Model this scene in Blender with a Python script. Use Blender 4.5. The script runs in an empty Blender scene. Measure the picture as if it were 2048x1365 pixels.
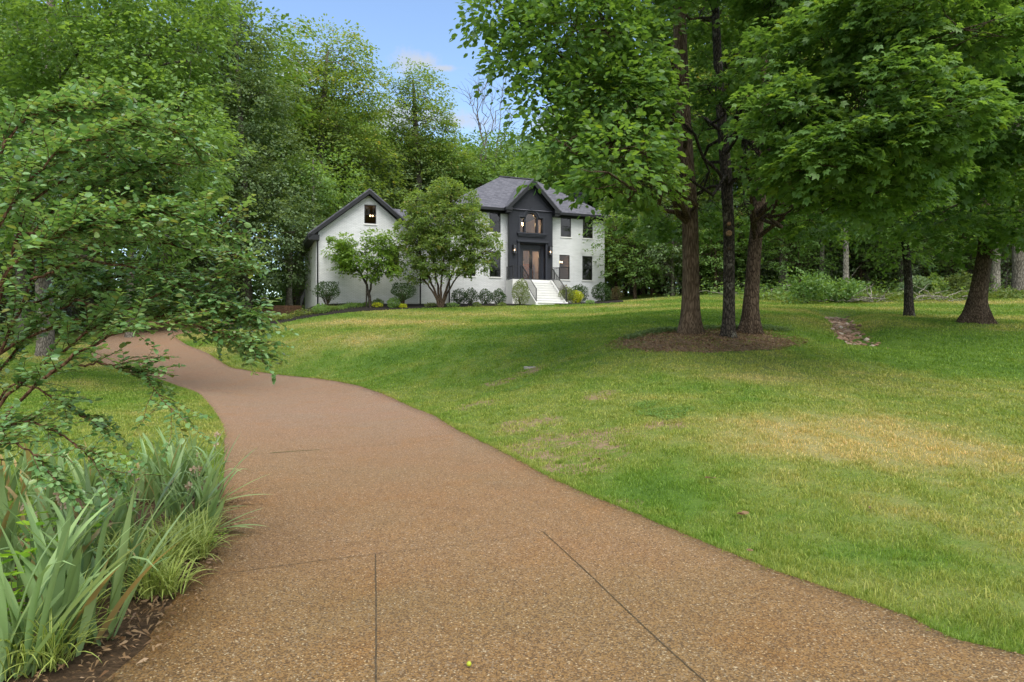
import bpy, bmesh, math, random
import numpy as np
from mathutils import Vector, Matrix

# ------------------------------------------------------------------ camera, world, sun, exposure
F, CX, HY, EYE = 1365.0, 1024.0, 682.5, 1.6
scene = bpy.context.scene
C = scene.collection
cam_data = bpy.data.cameras.new('camera')
cam_data.sensor_width = 36.0
cam_data.lens = 36.0 * F / 2048.0
cam_data.clip_start = 0.05
cam_data.clip_end = 2000.0
cam = bpy.data.objects.new('camera', cam_data)
cam.location = (0, 0, EYE)
cam.rotation_euler = (math.radians(90), 0, 0)
C.objects.link(cam)
scene.camera = cam

SUN_EL, SUN_AZ = 58.0, 160.0      # azimuth: clockwise from +Y, sun behind the camera's right shoulder
scene.view_settings.view_transform = 'Standard'
scene.view_settings.look = 'None'
scene.view_settings.gamma = 1.0
scene.view_settings.exposure = 1.78
scene.cycles.max_bounces = 7
scene.cycles.diffuse_bounces = 4
scene.cycles.transmission_bounces = 4
scene.cycles.transparent_max_bounces = 8
scene.cycles.sample_clamp_indirect = 6.0
scene.cycles.use_denoising = True

world = bpy.data.worlds.new("World")
scene.world = world
world.use_nodes = True
nt = world.node_tree
for n in list(nt.nodes): nt.nodes.remove(n)
wo = nt.nodes.new('ShaderNodeOutputWorld')
bg = nt.nodes.new('ShaderNodeBackground'); bg.inputs['Strength'].default_value = 0.083
sky = nt.nodes.new('ShaderNodeTexSky'); sky.sky_type = 'NISHITA'; sky.sun_disc = False
sky.sun_elevation = math.radians(SUN_EL); sky.sun_rotation = math.radians(SUN_AZ)
sky.air_density = 1.0; sky.dust_density = 0.3; sky.ozone_density = 1.5; sky.altitude = 200
# scattered white clouds at real sky directions
geo = nt.nodes.new('ShaderNodeTexCoord')
def wmath(op, a, b=None, c=None):
    n = nt.nodes.new('ShaderNodeMath'); n.operation = op
    for i, v in enumerate((a, b, c)):
        if v is None: continue
        if hasattr(v, 'links') or not isinstance(v, (int, float)): nt.links.new(v, n.inputs[i])
        else: n.inputs[i].default_value = v
    return n.outputs[0]
cn = nt.nodes.new('ShaderNodeTexNoise'); cn.inputs['Scale'].default_value = 14.0
cn.inputs['Detail'].default_value = 8.0; cn.inputs['Roughness'].default_value = 0.62
nt.links.new(geo.outputs['Generated'], cn.inputs['Vector'])
def cloud_mask(px, py, rx, ry):
    d = Vector(((px - CX) / F, 1.0, (HY - py) / F)).normalized()
    sub = nt.nodes.new('ShaderNodeVectorMath'); sub.operation = 'SUBTRACT'
    nt.links.new(geo.outputs['Generated'], sub.inputs[0]); sub.inputs[1].default_value = d
    sc = nt.nodes.new('ShaderNodeVectorMath'); sc.operation = 'MULTIPLY'
    nt.links.new(sub.outputs[0], sc.inputs[0]); sc.inputs[1].default_value = (F / rx, F / rx, F / ry)
    ln = nt.nodes.new('ShaderNodeVectorMath'); ln.operation = 'LENGTH'
    nt.links.new(sc.outputs[0], ln.inputs[0])
    return wmath('SUBTRACT', 1.0, ln.outputs['Value'])
masks = [cloud_mask(838, 124, 62, 34), cloud_mask(885, 137, 40, 10), cloud_mask(1240, 128, 60, 34), cloud_mask(600, 150, 55, 30),
         cloud_mask(900, 240, 170, 36), cloud_mask(720, 275, 130, 34), cloud_mask(1130, 250, 110, 36), cloud_mask(240, 120, 200, 70),
         cloud_mask(1560, 140, 90, 40), cloud_mask(-700, 100, 400, 160), cloud_mask(2600, 60, 500, 200)]
m = masks[0]
for k in masks[1:]: m = wmath('MAXIMUM', m, k)
m = wmath('MAXIMUM', m, -1.0)
v = wmath('ADD', m, wmath('MULTIPLY', wmath('SUBTRACT', cn.outputs['Fac'], 0.5), 2.6))
cr = nt.nodes.new('ShaderNodeMapRange'); cr.inputs[1].default_value = 0.12; cr.inputs[2].default_value = 0.75
cr.interpolation_type = 'SMOOTHSTEP'; cr.inputs[4].default_value = 0.85
nt.links.new(v, cr.inputs[0])
mix = nt.nodes.new('ShaderNodeMix'); mix.data_type = 'RGBA'
nt.links.new(cr.outputs[0], mix.inputs[0]); nt.links.new(sky.outputs[0], mix.inputs[6])
mix.inputs[7].default_value = (2.3, 2.45, 2.7, 1)
# unseen bright fill cloud, added overhead and behind the camera to raise ambient light
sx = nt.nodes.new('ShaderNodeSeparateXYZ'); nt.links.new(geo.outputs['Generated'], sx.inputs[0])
fill_bank = wmath('ADD', wmath('MAXIMUM', wmath('SUBTRACT', sx.outputs[2], 0.66), wmath('MULTIPLY', sx.outputs[1], -0.6)), wmath('MULTIPLY', wmath('SUBTRACT', cn.outputs['Fac'], 0.5), 0.5))
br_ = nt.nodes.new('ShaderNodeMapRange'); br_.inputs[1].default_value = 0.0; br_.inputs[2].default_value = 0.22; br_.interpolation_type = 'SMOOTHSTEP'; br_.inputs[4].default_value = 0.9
nt.links.new(fill_bank, br_.inputs[0])
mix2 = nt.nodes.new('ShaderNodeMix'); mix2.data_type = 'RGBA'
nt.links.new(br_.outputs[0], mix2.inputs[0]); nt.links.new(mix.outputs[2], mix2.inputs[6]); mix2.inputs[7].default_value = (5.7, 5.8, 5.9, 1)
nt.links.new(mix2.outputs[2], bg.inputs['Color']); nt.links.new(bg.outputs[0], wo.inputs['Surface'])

sun_data = bpy.data.lights.new('sun', 'SUN'); sun_data.energy = 1.15; sun_data.angle = math.radians(40)
sun_data.color = (1.0, 0.95, 0.86)
sun = bpy.data.objects.new('sun', sun_data); C.objects.link(sun)
az = math.radians(SUN_AZ); el = math.radians(SUN_EL)
sd = Vector((math.sin(az) * math.cos(el), math.cos(az) * math.cos(el), math.sin(el)))
sun.rotation_euler = sd.to_track_quat('Z', 'Y').to_euler()
sun.location = (0, 0, 60)

# ------------------------------------------------------------------ helpers
rng = np.random.default_rng(7)
random.seed(7)
def P(px, py, d):
    return Vector(((px - CX) / F * d, d, EYE + (HY - py) / F * d))

def tag(o, label=None, cat=None, group=None, kind=None):
    if label: o['label'] = label
    if cat: o['category'] = cat
    if group: o['group'] = group
    if kind: o['kind'] = kind
    return o
def thing(name, loc, label, cat, group=None, rz=0.0):
    o = bpy.data.objects.new(name, None); C.objects.link(o)
    o.empty_display_size = 0.2
    o.location = loc; o.rotation_euler = (0, 0, rz)
    return tag(o, label, cat, group)

def np_mesh(name, V, Q, n=4, smooth=False, attrs=None):
    me = bpy.data.meshes.new(name)
    V = np.asarray(V, dtype=np.float32); Q = np.asarray(Q, dtype=np.int32)
    me.vertices.add(len(V)); me.vertices.foreach_set('co', V.ravel())
    me.loops.add(Q.size); me.loops.foreach_set('vertex_index', Q.ravel())
    me.polygons.add(len(Q)); me.polygons.foreach_set('loop_start', np.arange(0, Q.size, n, dtype=np.int32))
    if smooth: me.polygons.foreach_set('use_smooth', np.ones(len(Q), dtype=bool))
    me.update(calc_edges=True)
    for k, a in (attrs or {}).items():
        at = me.attributes.new(k, 'FLOAT', 'POINT'); at.data.foreach_set('value', np.asarray(a, dtype=np.float32))
    return me
def link(name, me, mat, parent=None, loc=None):
    o = bpy.data.objects.new(name, me)
    if mat is not None and len(me.materials) == 0: me.materials.append(mat)
    C.objects.link(o)
    if parent is not None: o.parent = parent
    if loc is not None: o.location = loc
    return o

class MB:
    """collects simple solids into one mesh"""
    def __init__(s): s.v = []; s.f = []
    def add(s, vs, fs):
        b = len(s.v); s.v += [tuple(v) for v in vs]; s.f += [tuple(b + i for i in f) for f in fs]; return s
    def box(s, x0, x1, y0, y1, z0, z1):
        vs = [(x0,y0,z0),(x1,y0,z0),(x1,y1,z0),(x0,y1,z0),(x0,y0,z1),(x1,y0,z1),(x1,y1,z1),(x0,y1,z1)]
        return s.add(vs, [(3,2,1,0),(4,5,6,7),(0,1,5,4),(1,2,6,5),(2,3,7,6),(3,0,4,7)])
    def bar(s, a, b, w, h=None, up=(0,0,1)):
        h = h or w; a = Vector(a); b = Vector(b); d = (b - a).normalized()
        sx = d.cross(Vector(up));
        if sx.length < 1e-4: sx = Vector((1,0,0))
        sx.normalize(); sy = sx.cross(d)
        vs = []
        for p in (a, b):
            for i, j in ((-1,-1),(1,-1),(1,1),(-1,1)): vs.append(p + sx * (i * w / 2) + sy * (j * h / 2))
        return s.add(vs, [(0,1,2,3),(7,6,5,4),(0,4,5,1),(1,5,6,2),(2,6,7,3),(3,7,4,0)])
    def prism(s, pts, y0, y1):
        """polygon pts (x,z), extruded y0..y1"""
        n = len(pts)
        vs = [(x, y0, z) for x, z in pts] + [(x, y1, z) for x, z in pts]
        fs = [tuple(range(n)), tuple(range(2*n-1, n-1, -1))] + [(i, i+n, (i+1) % n + n, (i+1) % n) for i in range(n)]
        return s.add(vs, fs)
    def tube(s, pts, radii, n=8, cap=True):
        V, Q = tube_np(pts, radii, n)
        s.add(V.tolist(), Q.tolist())
        if cap:
            b = len(s.v) - len(V)
            s.f.append(tuple(b + i for i in range(n))[::-1]); s.f.append(tuple(b + len(V) - n + i for i in range(n)))
        return s
    def build(s, name, mat, parent=None, bevel=0, smooth=False):
        me = bpy.data.meshes.new(name); me.from_pydata(s.v, [], s.f)
        bm = bmesh.new(); bm.from_mesh(me); bmesh.ops.recalc_face_normals(bm, faces=bm.faces)
        bm.to_mesh(me); bm.free()
        if smooth: me.polygons.foreach_set('use_smooth', np.ones(len(me.polygons), dtype=bool))
        o = link(name, me, mat, parent)
        if bevel:
            md = o.modifiers.new('bevel', 'BEVEL'); md.width = bevel; md.segments = 2
        return o

def tube_np(pts, radii, n=8, flare=0.0, lobes=5, rough=0.0, seed=0):
    pts = np.asarray([tuple(p) for p in pts], dtype=float); radii = np.asarray(radii, dtype=float)
    m = len(pts)
    T = np.gradient(pts, axis=0); T /= np.linalg.norm(T, axis=1)[:, None] + 1e-9
    ref = np.array([0.31, 0.95, 0.05])
    A = np.cross(T, ref); A /= np.linalg.norm(A, axis=1)[:, None] + 1e-9
    B = np.cross(T, A)
    th = np.arange(n) * 2 * math.pi / n
    R = np.repeat(radii[:, None], n, 1)
    if flare or rough:
        r_ = np.random.default_rng(seed)
        h = np.linalg.norm(pts - pts[0], axis=1)
        lob = sum(r_.uniform(.4, 1) * np.cos(k * th + r_.uniform(0, 6.3)) for k in (lobes, lobes + 2, 2)) / 2.2
        e = np.exp(-h / (radii[0] * 1.5))[:, None]
        R = R * (1 + flare * e * (1 + .75 * lob[None, :]))
        low = sum(r_.uniform(.3, 1) * np.cos(k * th[None, :] + r_.uniform(0, 6.3) + h[:, None] * r_.uniform(-1.5, 1.5)) for k in (2, 3, 5, 7)) / 3
        R = R * (1 + rough * low)
    V = pts[:, None, :] + R[:, :, None] * (np.cos(th)[None, :, None] * A[:, None, :] + np.sin(th)[None, :, None] * B[:, None, :])
    i = np.arange(m - 1)[:, None]; j = np.arange(n)[None, :]
    Q = np.stack([i * n + j, i * n + (j + 1) % n, (i + 1) * n + (j + 1) % n, (i + 1) * n + j], -1).reshape(-1, 4)
    return V.reshape(-1, 3), Q
class Tubes:
    def __init__(s): s.V = []; s.Q = []; s.n = 0
    def add(s, pts, radii, n=6, **k):
        V, Q = tube_np(pts, radii, n, **k); s.V.append(V); s.Q.append(Q + s.n); s.n += len(V)
    def mesh(s, name):
        return np_mesh(name, np.concatenate(s.V), np.concatenate(s.Q), 4, True)

def curve(a, b, sag=0.0, n=6, wob=0.0, rnd=None):
    """points from a to b, bulging sideways/up"""
    a = np.asarray(a, float); b = np.asarray(b, float)
    t = np.linspace(0, 1, n)[:, None]
    p = a + (b - a) * t
    p[:, 2] += sag * (4 * t[:, 0] * (1 - t[:, 0]))
    if wob and rnd is not None:
        p[1:-1] += rnd.normal(0, wob, (n - 2, 3))
    return p

# ------------------------------------------------------------------ terrain as a thin plate spline through known ground heights
def W(px, py, d):
    p = P(px, py, d); return (p.x, p.y, p.z)
def W0(px, py, z):                      # point of height z seen at that pixel
    d = (EYE - z) * F / (py - HY); return W(px, py, d)
anch = [(0,0,0),(-3,3,0),(3,3,0),(-6,0,0),(7,0,0),(0,6,0),(0,-10,0),(12,-10,.2),(-12,-10,0),(0,3,0),(-1,8,0),(-30,-30,0),(30,-30,1)]
for px, py, z in [(2048,1320,0),(1700,1200,0),(1500,1130,0),(1240,1020,0),(1100,960,0),(960,885,0),(830,820,0),(700,770,.2),(600,755,.3),
                  (520,743,.42),(450,730,.62),(410,720,.78),(370,690,1.4),(448,900,0),(440,850,0),(415,810,.05),(385,785,.1),(320,762,.2),
                  (240,745,.35),(195,722,.7),(185,700,1.15)]:
    anch.append(W0(px, py, z))
for q in [(1380,900,8.5),(1700,900,8.6),(2000,900,8.8),(1380,820,11),(1380,760,14),(1380,710,17),(1380,668,20.5),(1500,665,20.5),(1220,690,19),(1560,690,19),
          (1700,760,14.5),(2000,760,14.5),(1000,800,14.5),(1060,736,19),(1380,620,30),(1380,595,42),(1250,600,50),(1300,588,56),(1550,600,40),
          (1818,632,28),(1950,645,24),(2035,592,38),(1900,590,42),(1740,685,19.5),(1850,690,19),(2048,690,19),(1700,590,42),
          (1120,609,45.3),(1000,610,45),(850,614,43),(740,618,41.5),(650,629,40),(525,656,38),(430,672,37.5),(632,610,42.4),(1209,604,50.5),
          (900,650,31),(700,680,28),(560,700,29),(1000,690,23),(1100,640,33),(850,720,22),(100,800,17),(0,850,12),(-200,850,12),(100,720,30),
          (0,680,40),(-300,700,35),(100,655,50),(350,668,41)]:
    anch.append(W(*q))
anch += [(-15,43,2.7),(-19,45,2.5),(-17,51,4.0),(-12,54,4.3),(-25,54,3.9),(-5,50,4.3),(0,62,4.9),(15,62,5.3),(0,80,5.6),(-40,60,4.2),(-60,10,.8),(-50,30,1.5),
         (40,15,2.5),(60,30,4.5),(40,55,5.8),(60,80,7),(-60,90,6),(0,110,7),
         (-400,0,6),(400,0,8),(0,400,12),(-300,300,10),(300,300,12),(0,-400,2),(-300,-300,2),(300,-300,4)]
AX = np.array(anch, float)
SC = 20.0
def _tps():
    X = AX[:, :2] / SC; n = len(X)
    D = np.linalg.norm(X[:, None] - X[None], axis=-1)
    K = np.where(D > 0, D * D * np.log(D + 1e-12), 0) + np.eye(n) * 0.004
    Pm = np.c_[np.ones(n), X]
    M = np.block([[K, Pm], [Pm.T, np.zeros((3, 3))]])
    return np.linalg.solve(M, np.r_[AX[:, 2], np.zeros(3)])
TW = _tps()
def seg_dist(x, y, pl):
    pl = np.asarray(pl, float); best = np.full(np.shape(x), 1e9)
    for a, b in zip(pl[:-1], pl[1:]):
        ab = b - a; t = np.clip(((x - a[0]) * ab[0] + (y - a[1]) * ab[1]) / (ab @ ab), 0, 1)
        best = np.minimum(best, np.hypot(x - a[0] - t * ab[0], y - a[1] - t * ab[1]))
    return best
CREEK = []
def terrain(x, y):
    x = np.asarray(x, float); y = np.asarray(y, float); sh = x.shape
    q = np.stack([x.ravel(), y.ravel()], -1) / SC
    out = np.empty(len(q))
    for s in range(0, len(q), 20000):
        D2 = ((q[s:s+20000, None] - AX[None, :, :2] / SC) ** 2).sum(-1)
        U = 0.5 * D2 * np.log(D2 + 1e-12)
        out[s:s+20000] = U @ TW[:-3] + TW[-3] + q[s:s+20000] @ TW[-2:]
    out = out.reshape(sh)
    if CREEK:
        out = out - 0.30 * np.exp(-(seg_dist(x, y, CREEK) / 0.8) ** 2)
    return out
def gz(x, y): return float(terrain(np.array([x]), np.array([y]))[0])
_dd = np.concatenate([np.arange(2.2, 12, .05), np.arange(12, 110, .25)])
def ground_at(px, py):
    X = (px - CX) / F * _dd; Z = EYE + (HY - py) / F * _dd
    g = terrain(X, _dd); below = np.nonzero(Z <= g)[0]
    if len(below) == 0: return Vector((X[-1], _dd[-1], g[-1]))
    k = below[0]
    if k == 0: return Vector((X[0], _dd[0], g[0]))
    a = Z[k-1] - g[k-1]; b = Z[k] - g[k]; t = a / (a - b)
    d = _dd[k-1] + t * (_dd[k] - _dd[k-1]); x = (px - CX) / F * d
    return Vector((x, d, gz(x, d)))
_c = [ground_at(*q) for q in [(1672,624),(1690,645),(1705,662),(1725,678),(1790,684)]]
CREEK = [(p.x, p.y) for p in _c]
# ------------------------------------------------------------------ materials
def mat(name):
    m = bpy.data.materials.new(name); m.use_nodes = True
    t = m.node_tree
    for n in list(t.nodes): t.nodes.remove(n)
    out = t.nodes.new('ShaderNodeOutputMaterial')
    return m, t, out
class NT:
    """small node helper"""
    def __init__(s, t): s.t = t
    def n(s, kind, **k):
        x = s.t.nodes.new(kind)
        for a, b in k.items(): setattr(x, a, b)
        return x
    def l(s, a, b): s.t.links.new(a, b)
    def coord(s, scale=(1,1,1), kind='Object'):
        tc = s.n('ShaderNodeTexCoord'); mp = s.n('ShaderNodeMapping'); mp.inputs['Scale'].default_value = scale
        s.l(tc.outputs[kind], mp.inputs[0]); return mp.outputs[0]
    def noise(s, vec, scale, detail=4, rough=.55, dist=0):
        x = s.n('ShaderNodeTexNoise'); x.inputs['Scale'].default_value = scale; x.inputs['Detail'].default_value = detail
        x.inputs['Roughness'].default_value = rough; x.inputs['Distortion'].default_value = dist
        s.l(vec, x.inputs['Vector']); return x.outputs['Fac']
    def ramp(s, fac, stops):
        x = s.n('ShaderNodeValToRGB'); e = x.color_ramp.elements
        while len(e) < len(stops): e.new(0.5)
        for k, (p, c) in enumerate(stops):
            e[k].position = p; e[k].color = (*c, 1) if len(c) == 3 else c
        s.l(fac, x.inputs[0]); return x.outputs[0]
    def maprange(s, v, a, b, c=0., d=1., smooth=False):
        x = s.n('ShaderNodeMapRange'); x.inputs[1].default_value = a; x.inputs[2].default_value = b
        x.inputs[3].default_value = c; x.inputs[4].default_value = d
        if smooth: x.interpolation_type = 'SMOOTHSTEP'
        s.l(v, x.inputs[0]); return x.outputs[0]
    def mix(s, f, a, b, blend='MIX'):
        x = s.n('ShaderNodeMix', data_type='RGBA', blend_type=blend)
        for sock, v in ((x.inputs[0], f), (x.inputs[6], a), (x.inputs[7], b)):
            if isinstance(v, (int, float)): sock.default_value = v
            elif isinstance(v, (tuple, list)): sock.default_value = (*v, 1) if len(v) == 3 else v
            else: s.l(v, sock)
        return x.outputs[2]
    def math(s, op, a, b=0.0):
        x = s.n('ShaderNodeMath', operation=op)
        for i, v in enumerate((a, b)):
            if isinstance(v, (int, float)): x.inputs[i].default_value = v
            else: s.l(v, x.inputs[i])
        return x.outputs[0]
    def attr(s, name):
        return s.n('ShaderNodeAttribute', attribute_name=name).outputs['Fac']
    def bump(s, h, strength=.5, dist=.01):
        x = s.n('ShaderNodeBump'); x.inputs['Strength'].default_value = strength; x.inputs['Distance'].default_value = dist
        s.l(h, x.inputs['Height']); return x.outputs[0]
    def bsdf(s, col, rough=.8, spec=.3, normal=None, metal=0):
        x = s.n('ShaderNodeBsdfPrincipled')
        if isinstance(col, (tuple, list)): x.inputs['Base Color'].default_value = (*col, 1)
        else: s.l(col, x.inputs['Base Color'])
        if isinstance(rough, (int, float)): x.inputs['Roughness'].default_value = rough
        else: s.l(rough, x.inputs['Roughness'])
        x.inputs['Specular IOR Level'].default_value = spec; x.inputs['Metallic'].default_value = metal
        if normal is not None: s.l(normal, x.inputs['Normal'])
        return x.outputs[0]

def plain(name, col, rough=.6, spec=.4, var=.15, scale=6, bump=0, metal=0):
    m, t, out = mat(name); h = NT(t); c = h.coord()
    nz = h.noise(c, scale, 5)
    lo = tuple(x * (1 - var) for x in col); hi = tuple(min(1, x * (1 + var)) for x in col)
    cc = h.ramp(nz, [(.3, lo), (.7, hi)])
    nm = h.bump(h.noise(c, scale * 8, 3), bump, .01) if bump else None
    h.l(h.bsdf(cc, rough, spec, nm, metal), out.inputs[0]); return m

def leafmat(name, dark, light, trans=.35, tcol=None, rough=.45, spec=.35, accent=None, sheen=None):
    """thin leaf: diffuse + translucent + gloss, each leaf its own tint from the 'rnd' attribute"""
    m, t, out = mat(name); h = NT(t)
    r = h.attr('rnd')
    stops = [(0., dark), (.85, light)]
    if accent: stops += [(.985, accent)]
    col = h.ramp(r, stops)
    p = h.bsdf(col, rough, spec)
    tr = h.n('ShaderNodeBsdfTranslucent')
    tc = h.mix(1.0, col, tcol or (1.9, 1.75, .7), 'MULTIPLY')
    h.l(tc, tr.inputs[0])
    mx = h.n('ShaderNodeMixShader'); mx.inputs[0].default_value = trans
    h.l(p, mx.inputs[1]); h.l(tr.outputs[0], mx.inputs[2]); h.l(mx.outputs[0], out.inputs[0])
    return m

def barkmat(name, c1, c2, vs=(9, 9, 1.6), bump=.8, moss=None):
    m, t, out = mat(name); h = NT(t)
    c = h.coord(vs); f = h.coord()
    n1 = h.noise(c, 3.0, 8, .7, .8)
    vo = h.n('ShaderNodeTexVoronoi', feature='DISTANCE_TO_EDGE'); vo.inputs['Scale'].default_value = 2.4
    h.l(c, vo.inputs['Vector'])
    cr = h.maprange(vo.outputs[0], 0, .22)
    hgt = h.math('MULTIPLY', n1, h.math('ADD', cr, .35))
    col = h.ramp(hgt, [(.1, tuple(x * .35 for x in c1)), (.35, c1), (.8, c2)])
    big = h.noise(f, 1.3, 3)
    col = h.mix(h.maprange(big, .4, .7), col, h.mix(1.0, col, (.62, .62, .6), 'MULTIPLY'))
    if moss: col = h.mix(h.maprange(h.noise(f, 2.3, 6, .7), .56, .62), col, moss)
    h.l(h.bsdf(col, .9, .15, h.bump(hgt, bump, .05)), out.inputs[0]); return m

GRASS_STOPS = [(.24, (.064, .145, .018)), (.44, (.120, .212, .030)), (.58, (.215, .262, .062)), (.74, (.36, .32, .13))]
def grass_col(h, blade=False):
    """lawn colour from where it grows: green, straw-dry and mown bands"""
    tc = h.n('ShaderNodeTexCoord'); c = tc.outputs['Object']
    n1 = h.noise(c, .22, 4, .6, .4); n2 = h.noise(c, 1.1, 5, .62, .3); n3 = h.noise(c, 16, 3, .7)
    s = h.math('ADD', h.math('MULTIPLY', n1, .55), h.math('ADD', h.math('MULTIPLY', n2, .35), h.math('MULTIPLY', n3, .22)))
    s = h.math('SUBTRACT', s, .035)
    sep = h.n('ShaderNodeSeparateXYZ'); h.l(c, sep.inputs[0]); X, Y = sep.outputs[0], sep.outputs[1]
    # mowing bands across the upper lawn: light on tilted blades, put into the colour
    warp = h.math('MULTIPLY', h.noise(c, .06, 2), 9.0)
    ph = h.math('ADD', h.math('ADD', h.math('MULTIPLY', X, .62), h.math('MULTIPLY', Y, 1.15)), warp)
    st = h.math('SINE', ph)
    far = h.maprange(Y, 14, 26, 0, 1, True)
    s = h.math('ADD', s, h.math('MULTIPLY', h.math('MULTIPLY', st, far), .07))
    # dry area on the right foreground lawn
    def blob(cx, cy, r, amt, sy=1.0):
        dx = h.math('SUBTRACT', X, cx); dy = h.math('MULTIPLY', h.math('SUBTRACT', Y, cy), sy)
        d = h.math('SQRT', h.math('ADD', h.math('MULTIPLY', dx, dx), h.math('MULTIPLY', dy, dy)))
        return h.maprange(d, r * .35, r, amt, 0, True)
    for a in BLOBS: s = h.math('ADD', s, blob(*a))
    col = h.ramp(s, GRASS_STOPS)
    return col, s, c, blob
BLOBS = []
for px, py, r, amt, sy in [(1650, 870, 3.3, .16, 1.3), (1980, 980, 3.6, .14, 1.1), (1500, 960, 2.2, -.06, 1.5), (1250, 1000, 1.6, -.05, 1), (1180, 870, 2.2, .05, 1),
                       (1750, 1080, 1.1, -.07, 1), (1000, 690, 6, -.08, .8), (1240, 640, 9, -.10, 1.3), (800, 640, 8, .10, 2.2), (700, 740, 4, -.05, 1),
                       (1900, 690, 7, -.10, 1.2), (200, 800, 5, -.05, 1), (950, 625, 6, .07, 3.0), (1720, 650, 3.0, .06, 1.0)]:
    _p = ground_at(px, py); BLOBS.append((_p.x, _p.y, r, amt, sy))
SOIL = []
for px, py, r in [(1120, 890, .75), (1060, 850, .45), (1190, 1015, .3), (1150, 930, .35), (950, 810, .4), (1200, 790, .3), (1330, 850, .25), (1060, 742, .35), (1000, 765, .3)]:
    _p = ground_at(px, py); SOIL.append((_p.x, _p.y, r))

def soil_fac(h, c, blob):
    f = None
    for x, y, r in SOIL:
        b = blob(x, y, r * 2.4, 1.0); f = b if f is None else h.math('MAXIMUM', f, b)
    return h.maprange(h.math('ADD', h.math('MULTIPLY', f, .27), h.noise(c, 2.6, 7, .78, .5)), .67, .77)
def make_lawn():
    m, t, out = mat('lawn_ground'); h = NT(t)
    col, s, c, blob = grass_col(h)
    fine = h.noise(c, 55, 3, .7)
    col = h.mix(1.0, col, (.80, .80, .78), 'MULTIPLY')
    col = h.mix(h.maprange(fine, .35, .65, 0, .7), col, h.mix(1.0, col, (.45, .48, .5), 'MULTIPLY'))
    soil = h.ramp(h.noise(c, 9, 6, .7), [(.3, (.14, .095, .055)), (.7, (.30, .22, .135))])
    col = h.mix(soil_fac(h, c, blob), col, soil)
    # woodland floor: leaf litter and low weeds beyond the mown lawn
    tcd = h.n('ShaderNodeTexCoord')
    wd = h.attr('wood')
    litter = h.ramp(h.noise(c, 1.6, 6, .7), [(.35, (.030, .055, .012)), (.55, (.060, .050, .028)), (.7, (.085, .060, .035))])
    col = h.mix(h.maprange(h.math('ADD', wd, h.math('MULTIPLY', h.math('SUBTRACT', h.noise(c, .8, 4), .5), .5)), .45, .6), col, litter)
    h.l(h.bsdf(col, .85, .15, h.bump(h.math('ADD', fine, h.noise(c, 12, 3)), .6, .03)), out.inputs[0]); return m
def make_blade():
    m, t, out = mat('grass_blade'); h = NT(t)
    col, s, c, blob = grass_col(h)
    r = h.attr('rnd')
    col = h.mix(1.0, col, h.ramp(r, [(0, (.85, .88, .9)), (.5, (1.3, 1.25, 1.2)), (.84, (1.6, 1.45, 1.3)), (.95, (2.2, 1.8, 2.3))]), 'MULTIPLY')
    p = h.bsdf(col, .5, .25); tr = h.n('ShaderNodeBsdfTranslucent'); h.l(h.mix(1.0, col, (1.5, 1.4, .8), 'MULTIPLY'), tr.inputs[0])
    mx = h.n('ShaderNodeMixShader'); mx.inputs[0].default_value = .4
    h.l(p, mx.inputs[1]); h.l(tr.outputs[0], mx.inputs[2]); h.l(mx.outputs[0], out.inputs[0]); return m

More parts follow.
